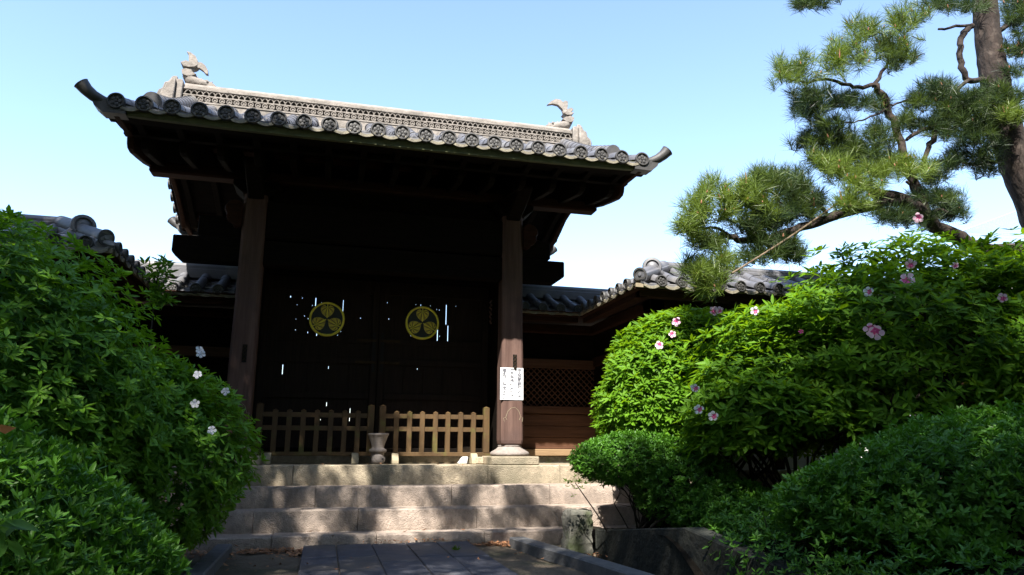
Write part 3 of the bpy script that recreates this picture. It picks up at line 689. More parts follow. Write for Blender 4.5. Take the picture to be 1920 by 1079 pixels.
# ------------------------------------------------------------------ roofed side walls (mirrored pair of wings, stepping forward)
EH = 2.70; RET = 2.585; WA = 8.82; WB = 7.02     # eave height, half distance to the return eaves, eave lines
wp = [(0,0),(.2,.075),(.45,.19),(.66,.31)]
def wall_lower(parent, x0, x1, y, lattice):
    "timber wall facing -Y whose face stands at y"
    b = MB(); b.box(x0, x1, y+.02, y+.22, L0-.003, .838, MT['rough']); b.box(x0, x1, y-.05, y+.25, .84, .93, MT['sill']); b.build('sill_beam', parent, bevel=.008)
    b = MB(); n_ = 3
    for k in range(n_): b.box(x0, x1, y+.01-.003*k, y+.2, .932+k*.155, .932+(k+1)*.155-.004, MT['wainscot'])
    b.box(x0, x1, y+.21, y+.24, .85, 2.6, MT['wood']); b.build('wainscot_board', parent, bevel=.006)
    b = MB(); b.box(x0, x1, y-.03, y+.2, 1.40, 1.50, MT['wainscot']); b.box(x0, x1, y-.03, y+.2, 2.02, 2.14, MT['wainscot']); b.build('rail', parent, bevel=.006)
    b = MB(); b.box(x0, x1, y+.06, y+.2, 1.502, 2.018, MT['wood']); lt = b.build('panel', parent)
    if lattice:
        b = MB(); sp_ = .085; h = .516
        for k in range(int((x1-x0+h)/sp_)+1):
            for dr in (1,-1):
                xa_ = x0-h+k*sp_ if dr == 1 else x0+k*sp_+0
                p0, p1 = [xa_, 1.502], [xa_+h, 2.018]
                if dr == -1: p0, p1 = [xa_, 1.502], [xa_-h, 2.018]
                # clip
                def clip(p, q):
                    for A_, B_ in ((p,q),(q,p)):
                        if A_[0] < x0: t = (x0-A_[0])/(B_[0]-A_[0]+1e-9); A_[1] += (B_[1]-A_[1])*t; A_[0] = x0
                        if A_[0] > x1: t = (x1-A_[0])/(B_[0]-A_[0]+1e-9); A_[1] += (B_[1]-A_[1])*t; A_[0] = x1
                    return p, q
                if max(p0[0],p1[0]) <= x0 or min(p0[0],p1[0]) >= x1: continue
                p0, p1 = clip(p0, p1); yy_ = y+.035 if dr == 1 else y+.022
                b.tube([(p0[0],yy_,p0[1]),(p1[0],yy_,p1[1])], .0095, MT['wainscot'], 4)
        b.build('lattice', lt)
    b = MB(); b.box(x0, x1, y+.02, y+.2, 2.142, 2.50, MT['wood']); b.build('upper_board', parent)
    b = MB(); b.box(x0, x1, y-.08, y+.1, 2.50, 2.62, MT['woodred']); b.build('wall_plate', parent, bevel=.01)
def mirror_pts(pts, sx): return pts
for sx in (-1, 1):
    side = 'right' if sx > 0 else 'left'
    X = lambda u: XC+sx*u              # u: distance from the gate axis
    def bx(mb, u0, u1, y0, y1, z0, z1, m): mb.box(*sorted((X(u0), X(u1))), y0, y1, z0, z1, m)
    ra = thing('roofed_wall', (X(2.2), WA+.6, L0),
        'timber wall with lattice panel and dark tiled coping joining the gate beside the sunlit pillar' if sx > 0 else 'dark tiled timber wall joining the gate behind the big left azalea', 'wall', 'tiled walls flanking the gate')
    wall_lower(ra, *sorted((X(1.75), X(RET+.42))), 9.42, sx > 0)
    b = MB(); b.prism([(WA+.02,EH-.055),(WA+.02,EH-.02),(10.24,EH-.02),(10.24,EH-.055)], 'x', *sorted((X(1.66), X(RET+.02))), MT['woodred']); b.prism([(WA-.05,EH-.012),(WA-.05,EH-.004),(10.2,EH-.004),(10.2,EH-.012)], 'x', *sorted((X(1.66), X(RET+.9))), MT['woodred']); bx(b, 1.66, RET, WA+.08, WA+.18, EH-.12, EH-.056, MT['woodred']); b.build('eave_soffit', ra)
    b = MB(); bx(b, 1.66, RET+.0, WA-.0, WA+.03, EH-.04, EH+.004, MT['creamboard']); b.build('eave_board', ra)
    if sx > 0: O_, U_, of = (X(1.64), WA, EH+.02), (1,0,0), 0.185
    else: O_, U_, of = (X(RET+.66), WA, EH+.02), (1,0,0), .10
    Lg = RET+.66-1.64
    inner = (lambda u, L_=Lg: u-(L_-.66)) if sx > 0 else (lambda u: .66-u)
    tile_roof(ra, 'wall_roof', O_, U_, (0,1,0), Lg, wp, .245, .058, off=of, dmin=inner)
    b = MB(); bx(b, 1.64, RET+.66, WA+.60, WA+.76, EH+.30, EH+.425, MT['tile']); b.tube([(X(1.64),WA+.68,EH+.445),(X(RET+.7),WA+.68,EH+.445)], .06, MT['tile'], 12); b.build('ridge_tiles', ra, bevel=.008)
    b = MB(); bx(b, 1.64, RET+.66, WA+.68, WA+1.35, EH+.02, EH+.05, MT['tile']); b.prism([(WA+.76,EH+.36),(WA+1.38,EH+.06),(WA+1.38,EH+.02),(WA+.70,EH+.30)], 'x', *sorted((X(1.64), X(RET+.66))), MT['tile']); b.build('rear_roof', ra)
    # return wall running towards the viewer, and the front wing
    rb_ = thing('roofed_wall', (X(RET+.7), 8.2, 0),
        'timber wall with pale tiled corner roof stepping forward behind the pink-flowered azalea' if sx > 0 else 'tiled timber wall stepping forward behind the left azalea, cream eave board on its end', 'wall', 'tiled walls flanking the gate')
    wu = RET+.42
    b = MB(); bx(b, wu, wu+.2, 7.46, 9.6, L0, 2.55, MT['wood']); bx(b, wu-.03, wu, 7.44, 9.6, 1.40, 1.52, MT['woodred']); bx(b, wu-.03, wu, 7.44, 9.6, 2.05, 2.18, MT['woodred']); bx(b, wu-.08, wu+.1, 7.40, 9.38, 2.50, 2.62, MT['woodred'])
    b.build('return_panel', rb_, bevel=.006)
    b = MB(); bx(b, wu-.02, wu+.26, 7.30, 9.5, -.05, L0-.01, MT['granite']); b.build('return_base', rb_, bevel=.01)
    b = MB(); bx(b, wu+.27, 14, 7.42, 7.72, -.05, .36, MT['granite']); 
    u = wu+.27
    b = MB()
    while u < 14:
        bx(b, u+.004, u+.82, 7.42+random.uniform(-.006,.006), 7.74, -.05, .345, MT['granite']); bx(b, u+.25, u+1.06, 7.43+random.uniform(-.006,.006), 7.74, .35, .70, MT['granite']); u += .826*1
        if u > 12: break
    b.build('stone_base', rb_, bevel=.012)
    b = MB(); bx(b, wu+.0, 12, 7.50, 7.66, .705, 1.45, MT['plaster']); b.build('plaster_panel', rb_)
    b = MB(); bx(b, wu+.0, 12, 7.47, 7.68, 1.452, 1.56, MT['woodred']); bx(b, wu, 12, 7.50, 7.66, 1.56, 2.55, MT['wood']); bx(b, wu-.08, 12, 7.40, 7.6, 2.50, 2.62, MT['woodred'])
    u = wu+.1
    while u < 12: bx(b, u, u+.12, 7.46, 7.49, .71, 2.5, MT['woodred']); u += 1.35
    b.build('timber_panel', rb_, bevel=.006)
    b = MB(); bx(b, RET, 12.3, WB+.02, WB+.66, EH-.055, EH-.02, MT['woodred']); bx(b, RET+.02, RET+.66, WB+.66, WA+.02, EH-.055, EH-.02, MT['woodred'])
    bx(b, RET+.08, RET+.18, WB+.1, WA+.1, EH-.12, EH-.056, MT['woodred']); bx(b, RET+.08, 12.3, WB+.08, WB+.18, EH-.12, EH-.057, MT['woodred']); b.build('eave_soffit', rb_)
    b = MB(); bx(b, RET-.0, RET+.03, WB+.0, WA-.002, EH-.04, EH+.004, MT['creamboard']); bx(b, RET+.031, 12.3, WB-.0, WB+.03, EH-.04, EH+.004, MT['creamboard']); b.build('eave_board', rb_)
    # return roof: eave along Y at u=RET, rising outwards
    Ly = WA-WB+.66
    if sx > 0:
        tile_roof(rb_, 'wall_roof', (X(RET), WA+.66, EH+.02), (0,-1,0), (1,0,0), Ly, wp, .235, .056, off=.12, dmin=lambda u: .66-u, dmax=lambda u: Ly-u)
        tile_roof(rb_, 'wall_roof', (X(RET), WB, EH+.02), (1,0,0), (0,1,0), 9.0, wp, .245, .060, off=.30, dmax=lambda u: u)
    else:
        tile_roof(rb_, 'wall_roof', (X(RET), WB, EH+.02), (0,1,0), (-1,0,0), Ly, wp, .235, .056, off=.14, dmin=lambda u: u-(Ly-.66), dmax=lambda u: u)
        tile_roof(rb_, 'wall_roof', (X(RET+9.0), WB, EH+.02), (1,0,0), (0,1,0), 9.0, wp, .245, .060, off=.2, dmax=lambda u: 9.0-u)
    b = MB()
    bx(b, RET+.60, RET+.76, WB+.66, WA+.6, EH+.30, EH+.39, MT['tile']); bx(b, RET+.76, 12, WB+.60, WB+.76, EH+.30, EH+.345, MT['tile']); bx(b, RET+.76, 12, WB+.61, WB+.75, EH+.348, EH+.39, MT['tile'])
    b.tube([(X(RET+.68),WB+.7,EH+.40),(X(RET+.68),WA+.66,EH+.40)], .058, MT['tile'], 12); b.tube([(X(RET+.7),WB+.68,EH+.40),(X(12),WB+.68,EH+.40)], .062, MT['tile'], 12)
    # back slopes
    b.prism([(WB+.74,EH+.33),(WB+1.36,EH+.04),(WB+1.36,EH+.0),(WB+.7,EH+.28)], 'x', *sorted((X(RET+.7), X(12))), MT['tile'])
    b.prism([(X(RET+.74),EH+.33),(X(RET+1.36),EH+.04),(X(RET+1.36),EH+.0),(X(RET+.7),EH+.28)][::-sx], 'y', WB+1.3, WA+.7, MT['tile'])
    b.build('ridge_tiles', rb_, bevel=.008)
    # hip ridge and its ornamental end discs
    b = MB(); c0 = Vector((X(RET+.10), WB+.10, EH+.12)); c1 = Vector((X(RET+.68), WB+.68, EH+.40)); dv = (c0-c1).normalized()
    b.tube([c1, c1.lerp(c0,.45)], [.075,.08], MT['tile'], 14); b.tube([c1.lerp(c0,.45), c0], [.065,.07], MT['tile'], 14)
    b.tube([c1+Vector((0,0,-.05)), c0+Vector((0,0,-.04))], [.10,.10], MT['tile'], 12, flat=.6)
    for (p, r_) in ((c0+dv*.01+Vector((0,0,.01)), .078),):
        b.lathe([(r_*.9,-.03),(r_,0),(r_,.012),(r_*.76,.014),(r_*.74,.0),(.001,0)], MT['tiledark'], 20, O=p, A=(dv.x,dv.y,dv.z*.4), cap=False)
        b.lathe([(r_*.3,0),(r_*.25,.012),(.001,.013)], MT['tile'], 8, O=p, A=(dv.x,dv.y,dv.z*.4), cap=False)
    q = c1.lerp(c0,.50)+Vector((0,0,.045)); A = Vector((dv.x*.4,dv.y,0)).normalized()
    b.lathe([(.10,-.10),(.112,-.03),(.115,.0),(.105,.03),(.078,.034),(.074,.012),(.066,.012),(.05,.03),(.001,.034)], MT['tile'], 20, O=q, A=A)
    b.lathe([(.055,-.05),(.062,.0),(.048,.004),(.046,-.002),(.001,-.002)], MT['tiledark'], 16, O=q+A*.03+Vector((sx*.02,0,-.135)), A=A, cap=False)
    for k in (-1,1): b.tube([q+Vector((k*.06,-.01,-.04)), q+Vector((k*.14,-.03,-.115)), q+Vector((k*.20,-.02,-.12))], [.04,.035,.02], MT['tile'], 8)
    b.build('corner_ornament', rb_, smooth=45)

# ------------------------------------------------------------------ foliage
def leaves_mesh(name, P, N, L_, W_, K, tilt, m, parent=None, jit=.35, fold=.25, tint=None, droop=.0):
    """P: rosette centres, N: axes; K leaves per rosette of length L_ and width W_, each 2 folded quads"""
    n_ = len(P); N = N/np.linalg.norm(N, axis=1)[:,None]
    a = np.cross(N, rng.normal(size=(n_,3))); a /= np.linalg.norm(a, axis=1)[:,None]; b = np.cross(N, a)
    ang = (np.arange(K)[None,:]*2*np.pi/K + rng.uniform(-.35,.35,(n_,K)) + rng.uniform(0,6.28,(n_,1)))
    el = np.clip(tilt + rng.normal(0, jit, (n_,K)), -.5, 1.35)
    rad = a[:,None,:]*np.cos(ang)[...,None] + b[:,None,:]*np.sin(ang)[...,None]
    D = rad*np.cos(el)[...,None] + N[:,None,:]*np.sin(el)[...,None]; D = D.reshape(-1,3)
    NN = np.repeat(N, K, 0); Sd = np.cross(D, NN); Sd /= (np.linalg.norm(Sd, axis=1)[:,None]+1e-9); Up = np.cross(Sd, D)
    tw = rng.normal(0,.35,len(D)); Sd2 = Sd*np.cos(tw)[:,None]+Up*np.sin(tw)[:,None]; Up = np.cross(Sd2, D); Sd = Sd2
    ln = L_*rng.uniform(.6,1.25,len(D)); wd = W_*ln/L_*rng.uniform(.85,1.15,len(D)); B = np.repeat(P, K, 0) + D*(.06*L_)
    def pt(f, s_, u): return B + D*(f*ln)[:,None] + Sd*(s_*wd)[:,None] + Up*(u*ln)[:,None]
    V = np.stack([pt(0,0,0), pt(.35,.46,fold*.28), pt(.72,.36,fold*.15-droop*.3), pt(1,0,-droop), pt(.72,-.36,fold*.15-droop*.3), pt(.35,-.46,fold*.28)], 1)
    nl = len(D); base = np.arange(nl)[:,None]*6
    Fc = np.concatenate([base+np.array([0,1,2,3]), base+np.array([0,3,4,5])], 1).reshape(-1,4)
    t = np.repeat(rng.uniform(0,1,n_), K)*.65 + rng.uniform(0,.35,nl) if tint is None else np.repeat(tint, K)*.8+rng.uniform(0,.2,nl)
    return raw_mesh(name, V.reshape(-1,3), Fc, m, parent, np.repeat(t, 6))
def raw_mesh(name, V, Fc, m, parent=None, tint=None, smooth=False):
    me = bpy.data.meshes.new(name); k = Fc.shape[1]
    me.vertices.add(len(V)); me.vertices.foreach_set('co', V.astype(np.float32).ravel())
    me.loops.add(Fc.size); me.loops.foreach_set('vertex_index', Fc.astype(np.int32).ravel())
    me.polygons.add(len(Fc)); me.polygons.foreach_set('loop_start', np.arange(0, Fc.size, k, dtype=np.int32)); me.polygons.foreach_set('loop_total', np.full(len(Fc), k, dtype=np.int32))
    me.update(calc_edges=True); me.materials.append(m)
    if tint is not None:
        at_ = me.attributes.new('tint', 'FLOAT', 'POINT'); at_.data.foreach_set('value', tint.astype(np.float32))
    o = bpy.data.objects.new(name, me); COL.objects.link(o)
    if parent: attach(o, parent)
    return o
def blob_points(blobs, n_, shell=(.72,1.0), zcut=None, lump=.06, seed=1):
    "points scattered through the outer shell of a union of ellipsoids"
    bl = np.array(blobs, float); ar = [(b[3]*b[4]+b[3]*b[5]+b[4]*b[5]) for b in bl]; pr = np.array(ar)/sum(ar)
    ph = rng.uniform(0,6.28,(4,3)); out_p = []; out_n = []; out_q = []; cnt = 0
    while cnt < n_:
        m_ = n_; idx = rng.choice(len(bl), m_, p=pr); d = rng.normal(size=(m_,3)); d /= np.linalg.norm(d,axis=1)[:,None]
        q = shell[0]+(shell[1]-shell[0])*rng.uniform(0,1,m_)**.55; c = bl[idx,:3]; r = bl[idx,3:6]
        w_ = c+d*r; lm = 0
        for k in range(4): lm = lm+np.sin((w_*np.array([2.3,2.9,3.3])*(1+k*.9)+ph[k]).sum(1)*1.7)/(1+k)
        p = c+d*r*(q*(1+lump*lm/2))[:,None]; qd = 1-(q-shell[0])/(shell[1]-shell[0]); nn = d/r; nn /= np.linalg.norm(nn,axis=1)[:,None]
        ok = np.ones(m_, bool)
        for j in range(len(bl)):
            e = (((p-bl[j,:3])/bl[j,3:6])**2).sum(1); ok &= ~((e < shell[0]**2*.92) & (idx != j))
        if zcut is not None: ok &= p[:,2] > zcut + .10*np.sin(p[:,0]*5+seed)+rng.uniform(-.07,.07,m_)
        out_p.append(p[ok]); out_n.append(nn[ok]); out_q.append(qd[ok]); cnt += ok.sum()
        if len(out_p) > 40: break
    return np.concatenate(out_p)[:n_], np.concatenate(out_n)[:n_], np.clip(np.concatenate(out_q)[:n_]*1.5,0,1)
def stems_mesh(base, targets, parent, r0=.02, name='stem', m='stem', fork=2, wig=.06):
    b = MB()
    for t in targets:
        s0 = Vector(base[random.randrange(len(base))])+Vector((random.uniform(-.06,.06),random.uniform(-.06,.06),0)); t = Vector(t); pts = []
        for k in range(6):
            f = k/5; p = s0.lerp(t, f); p += Vector((random.uniform(-wig,wig),random.uniform(-wig,wig),0))*math.sin(math.pi*f); p.z = s0.z+(t.z-s0.z)*f**.85; pts.append(p)
        rr = r0*random.uniform(.5,1.1); b.tube(pts, [rr*(1-.75*k/5) for k in range(6)], MT[m], 5, cap=False)
        for q in range(fork):
            k = random.randint(2,4); e = pts[k]+Vector((random.uniform(-.3,.3),random.uniform(-.3,.3),random.uniform(.1,.4)))
            b.tube([pts[k], pts[k].lerp(e,.5)+Vector((random.uniform(-.04,.04),0,.03)), e], [rr*.5,rr*.35,rr*.15], MT[m], 4, cap=False)
    return b.build(name, parent, smooth=60)
def shrub(name, label, cat, blobs, n_, L_, W_, m, base, K=6, tilt=.35, zcut=None, upb=.6, shell=(.72,1.), nst=30, r0=.02, group=None, lump=.06, fork=2, jit=.35):
    t = thing(name, base[0], label, cat, group)
    P, N, Q = blob_points(blobs, n_, shell, zcut, lump); N = N+np.array([0,0,upb])+rng.normal(0,.25,N.shape)
    leaves_mesh('foliage', P, N, L_, W_, K, tilt, MT[m], t, jit=jit, tint=np.clip(Q+rng.uniform(-.3,.3,len(Q)),0,1))  # inner leaves tinted darker: older growth, plus shade of the hollows put into colour
    if nst:
        sel = rng.choice(len(P), nst, replace=False); cc = np.array(blobs)[:,:3].mean(0)
        tg = [tuple(cc*.25+P[i]*.75) for i in sel]; stems_mesh(base, tg, t, r0, fork=fork)
    return t, P, N
def flower(parent, p, nrm, r, petal='pink', throat='magenta', name='flower'):
    n_ = Vector(nrm).normalized(); a = n_.orthogonal().normalized(); c = n_.cross(a); p = Vector(p); V = []; F_ = []; MI = []; T = []
    a0 = random.uniform(0,6.28)
    for k in range(5):
        an = a0+k*2*math.pi/5+random.uniform(-.08,.08); u = a*math.cos(an)+c*math.sin(an); s_ = n_.cross(u); ll = r*random.uniform(.88,1.1)
        rows = [(0,.05,-.25),(.35,.17,.0),(.62,.34,.12),(.86,.30,.10),(1.0,.08,.03)]; bi = len(V)
        for f, w_, h in rows:
            for sg in (-1,0,1): V.append(p+u*(f*ll)+s_*(sg*w_*r*1.15)+n_*((h+(.07 if sg else 0)+random.uniform(-.03,.03))*r)); T.append(random.random())
        for j in range(4):
            for q in range(2): F_.append((bi+j*3+q,bi+j*3+q+1,bi+j*3+q+4,bi+j*3+q+3)); MI.append(1 if j < 2 and q < 2 and k in (0,1,2,4) and j == 0 or (j == 1 and k in (0,1)) else 0)
    for k in range(5):   # stamens
        an = random.uniform(0,6.28); e = p+n_*r*.7+(a*math.cos(an)+c*math.sin(an))*r*.22; bi = len(V)
        for q in (p+a*.0012, p-a*.0012, e): V.append(q); T.append(.5)
        V.append(e+a*.001); T.append(.5); F_.append((bi,bi+1,bi+2,bi+3)); MI.append(1)
    o = raw_mesh(name, np.array([tuple(v) for v in V]), np.array(F_), MT[petal], parent, np.array(T)); o.data.materials.append(MT[throat])
    o.data.polygons.foreach_set('material_index', MI); return o
def cam_dir(p): return (Vector((0,0,EYE))-Vector(p)).normalized()

# left azaleas
lb, P, N = shrub('azalea_bush', 'huge dark green azalea mound filling the left side, few white flowers', 'bush',
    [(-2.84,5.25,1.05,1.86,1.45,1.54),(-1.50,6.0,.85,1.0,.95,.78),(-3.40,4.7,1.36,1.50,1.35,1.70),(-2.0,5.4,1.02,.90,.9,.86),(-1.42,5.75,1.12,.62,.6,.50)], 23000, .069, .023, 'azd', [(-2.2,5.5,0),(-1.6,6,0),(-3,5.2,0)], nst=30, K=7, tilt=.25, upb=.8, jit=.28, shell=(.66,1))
for (x, y, Y) in ((374,657,5.35),(371,703,5.25),(423,734,5.6),(366,757,5.15),(397,807,5.3),(377,665,5.33)):
    p = at(x, y, Y); flower(lb, p+cam_dir(p)*.10, cam_dir(p)+Vector((random.uniform(-.4,.4),0,random.uniform(-.2,.5))), .030, 'white', 'white')
shrub('azalea_bush', 'low clipped small-leaved bush in the bottom left corner', 'bush',
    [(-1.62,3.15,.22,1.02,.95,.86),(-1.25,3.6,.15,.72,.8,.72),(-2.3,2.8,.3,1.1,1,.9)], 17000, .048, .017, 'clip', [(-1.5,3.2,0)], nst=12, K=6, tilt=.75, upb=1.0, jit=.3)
# tall shoot between the azalea and the wall
p0 = at(296,505,7.0)
sh = thing('leafy_shoot', (p0.x, 7.0, 0), 'single leafy shoot standing up against the left tiled wall', 'plant')
b = MB(); b.tube([(p0.x-.05,6.9,.0),(p0.x+.02,6.95,1.3),(p0.x,7.0,p0.z)], [.014,.010,.005], MT['stem'], 6); b.build('stem', sh)
P = np.array([tuple(at(296+random.gauss(0,11), 515+random.uniform(-28,55), 7.0+random.uniform(-.1,.1))) for _ in range(46)]); N = np.tile([0,0,1.],(46,1))+rng.normal(0,.5,(46,3))
leaves_mesh('foliage', P, N, .09, .028, 6, .15, MT['azd'], sh, droop=.1)
# right azaleas
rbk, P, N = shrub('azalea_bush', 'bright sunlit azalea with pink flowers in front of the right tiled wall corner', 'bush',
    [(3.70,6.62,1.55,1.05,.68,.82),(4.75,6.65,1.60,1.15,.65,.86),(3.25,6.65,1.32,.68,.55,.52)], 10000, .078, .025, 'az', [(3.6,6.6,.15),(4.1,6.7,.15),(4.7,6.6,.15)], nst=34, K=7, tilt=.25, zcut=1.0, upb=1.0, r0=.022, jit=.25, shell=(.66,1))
for (x, y, Y, r_) in ((1268,604,6.15,.045),(1339,583,6.2,.045),(1349,582,6.2,.04),(1236,648,6.1,.043),(1261,627,6.1,.035)):
    p = at(x, y, Y); flower(rbk, p+cam_dir(p)*.06, cam_dir(p)+Vector((-.2,0,random.uniform(0,.5))), r_)
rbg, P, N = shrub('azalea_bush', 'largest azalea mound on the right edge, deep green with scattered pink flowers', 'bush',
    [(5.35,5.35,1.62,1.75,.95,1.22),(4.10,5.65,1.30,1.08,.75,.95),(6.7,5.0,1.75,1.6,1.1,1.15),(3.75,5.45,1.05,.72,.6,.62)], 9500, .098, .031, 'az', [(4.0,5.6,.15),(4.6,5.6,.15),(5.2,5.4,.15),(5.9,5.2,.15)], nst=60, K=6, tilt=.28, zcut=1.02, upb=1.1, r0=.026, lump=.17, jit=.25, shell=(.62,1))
for (x, y, Y, r_, pt_) in ((1642,624,4.45,.058,'pink'),(1633,618,4.5,.05,'pink'),(1702,525,4.75,.06,'pink'),(1707,496,4.85,.045,'pink'),(1628,547,4.75,.04,'white'),(1722,409,5.3,.05,'pink'),(1880,558,4.5,.04,'pink'),(1791,498,4.8,.028,'pink'),(1303,728,5.0,.034,'white'),(1310,768,4.95,.038,'white'),(1337,780,4.95,.040,'white'),(1415,583,5.2,.035,'white'),(1502,622,4.9,.020,'magenta')):
    p = at(x, y, Y); flower(rbg, p+cam_dir(p)*.10, cam_dir(p)+Vector((random.uniform(-.3,.1),0,random.uniform(-.2,.4))), r_, pt_)
shrub('clipped_shrub', 'small domed clipped shrub on bare twigs beside the rough stone post', 'shrub',
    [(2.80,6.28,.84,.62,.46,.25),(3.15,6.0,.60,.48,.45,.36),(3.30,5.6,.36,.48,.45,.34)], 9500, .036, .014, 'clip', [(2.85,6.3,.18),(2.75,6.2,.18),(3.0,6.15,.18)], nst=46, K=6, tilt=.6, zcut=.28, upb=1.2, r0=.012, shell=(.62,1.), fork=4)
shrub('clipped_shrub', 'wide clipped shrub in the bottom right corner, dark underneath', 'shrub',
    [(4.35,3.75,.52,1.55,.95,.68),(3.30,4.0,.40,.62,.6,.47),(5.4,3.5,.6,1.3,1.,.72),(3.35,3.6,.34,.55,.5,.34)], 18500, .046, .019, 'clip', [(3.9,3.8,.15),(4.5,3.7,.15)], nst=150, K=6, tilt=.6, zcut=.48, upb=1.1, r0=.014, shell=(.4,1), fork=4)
shrub('undergrowth', 'straggling dark undergrowth spilling over the low edging wall between the shrubs', 'undergrowth',
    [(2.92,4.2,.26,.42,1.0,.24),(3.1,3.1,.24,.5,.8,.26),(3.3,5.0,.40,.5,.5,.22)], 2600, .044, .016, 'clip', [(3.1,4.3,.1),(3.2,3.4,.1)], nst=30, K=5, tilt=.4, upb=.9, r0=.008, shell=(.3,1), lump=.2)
# small sapling and stray twigs
def sprig(x, y, Y, hpx, n_, L_, m, label, cat='plant'):
    top = at(x, y, Y); t = thing('leafy_seedling', (top.x, Y, .17), label, cat)
    P = []; b = MB()
    for k in range(max(2, n_//9)):
        e = at(x+random.uniform(-1,1)*hpx*.45, y+random.uniform(-.1,.6)*hpx, Y+random.uniform(-.15,.15)); s0 = Vector((top.x+random.uniform(-.04,.04), Y, .16))
        b.tube([s0, s0.lerp(e,.5)+Vector((random.uniform(-.04,.04),0,.02)), e], [.006,.005,.002], MT['stem'], 5, cap=False)
        for q in range(9): P.append(tuple(s0.lerp(e, random.uniform(.45,1.0))+Vector((random.gauss(0,.03),random.gauss(0,.03),random.gauss(0,.02)))))
    b.build('stem', t); P = np.array(P); leaves_mesh('foliage', P, np.tile([0,-.2,1.],(len(P),1))+rng.normal(0,.3,(len(P),3)), L_, L_*.36, 4, .2, MT[m], t)
sprig(1400, 985, 4.9, 60, 60, .060, 'azd', 'young seedling with pale leaves growing between the shrubs at right')
sprig(1735, 1040, 3.3, 30, 26, .045, 'az', 'small bright leaved seedling under the bottom right shrub')
sprig(1640, 1070, 2.9, 26, 20, .05, 'az', 'second low seedling at the bottom edge on the right')
# long thin twig out of the clipped shrub
pt_ = thing('bare_twig', at(1125,985,6.1), 'thin bare twig with a leafy tip leaning out over the rough stone post', 'twig')
b = MB(); b.tube([at(1140,1000,6.1), at(1120,965,6.1), at(1092,925,6.1), at(1078,905,6.1)], [.007,.006,.005,.003], MT['stem'], 6); b.build('stem', pt_)
P = np.array([tuple(at(1080+random.gauss(0,9), 905+random.gauss(0,8), 6.1)) for _ in range(16)]); leaves_mesh('foliage', P, np.tile([0,0,1.],(16,1))+rng.normal(0,.3,(16,3)), .036, .014, 5, .5, MT['az'], pt_)
# broad leaves at the lower left edge
bl = thing('broad_leaf_plant', (-1.0,2.1,0), 'broad smooth leaves poking in at the bottom left edge', 'plant')
b = MB(); b.tube([(-1.06,2.1,0),(-1.02,2.05,.6)], .008, MT['stem'], 6); b.build('stem', bl)
P = np.array([tuple(at(x, y, 2.05)) for x, y in ((-6,985),(4,975),(-20,1000),(10,1010))]); leaves_mesh('foliage', P, np.tile([.3,-.6,1.],(4,1)), .07, .028, 4, .1, MT['azd'], bl)
# brown leaf caught on the left bush
p = at(8, 806, 2.35); b = MB(); b.add([p+Vector(v) for v in ((-.03,0,.004),(-.005,-.01,.014),(.03,0,.006),(0,.01,-.012))], [(0,1,2),(0,2,3)], MT['dead'])
tag(b.build('dead_leaf'), 'single dry brown leaf lying on the bottom left bush', 'leaf')

# ------------------------------------------------------------------ stone post, low wall
b = MB(); rr = random.Random(4); q0 = at(1062,1040,6.45).x; q1 = at(1106,1040,6.45).x; hgt = at(1085,957,6.45).z
n1, vs = 12, []
sec = [(-1,-1),(-.35,-1.05),(.35,-1.02),(1,-1),(1.03,-.3),(1.02,.35),(1,1),(.3,1.02),(-.3,1),(-1,1),(-1.03,.3),(-1.02,-.3)]
cx_, hw = (q0+q1)/2, (q1-q0)/2
for k in range(n1+1):
    z = -.03+(hgt+.03)*k/n1; tp = .97+.02*math.sin(k*.9)+(-.12 if k == n1 else 0)
    for sx_, sy_ in sec: vs.append((cx_+.015*k/n1+sx_*hw*tp+rr.uniform(-.009,.009), 6.5+sy_*.11*tp+rr.uniform(-.009,.009), z+(rr.uniform(-.006,.006) if k == n1 else 0)))
b.add(vs, [(j*12+i, j*12+(i+1)%12, (j+1)*12+(i+1)%12, (j+1)*12+i) for j in range(n1) for i in range(12)]+[tuple(n1*12+i for i in range(12))], MT['rough'])
tag(b.build('stone_post', smooth=28), 'short rough hewn grey stone post at the right foot of the steps', 'post')
b = MB(); pw = [(2.85,2.6),(2.72,3.5),(2.60,4.4),(2.54,4.9),(2.48,5.5),(2.44,6.40)]; vs = []
for (x, y) in pw:
    h = min(.93-.111*y, .37-.12*(4.9-y) if y < 4.9 else 9)
    for q, z in ((0,-.03),(.16,-.03),(.16,h),(0,h)): vs.append((x+q, y, z))
n_ = len(pw); b.add(vs, [(i*4+k, i*4+(k+1)%4, i*4+4+(k+1)%4, i*4+4+k) for i in range(n_-1) for k in range(4)]+[(0,1,2,3), tuple((n_-1)*4+k for k in (3,2,1,0))], MT['darkstone'])
tag(b.build('low_stone_wall', bevel=.01), 'low dark stone edging wall of the right planting bed, running from the stone post', 'wall')

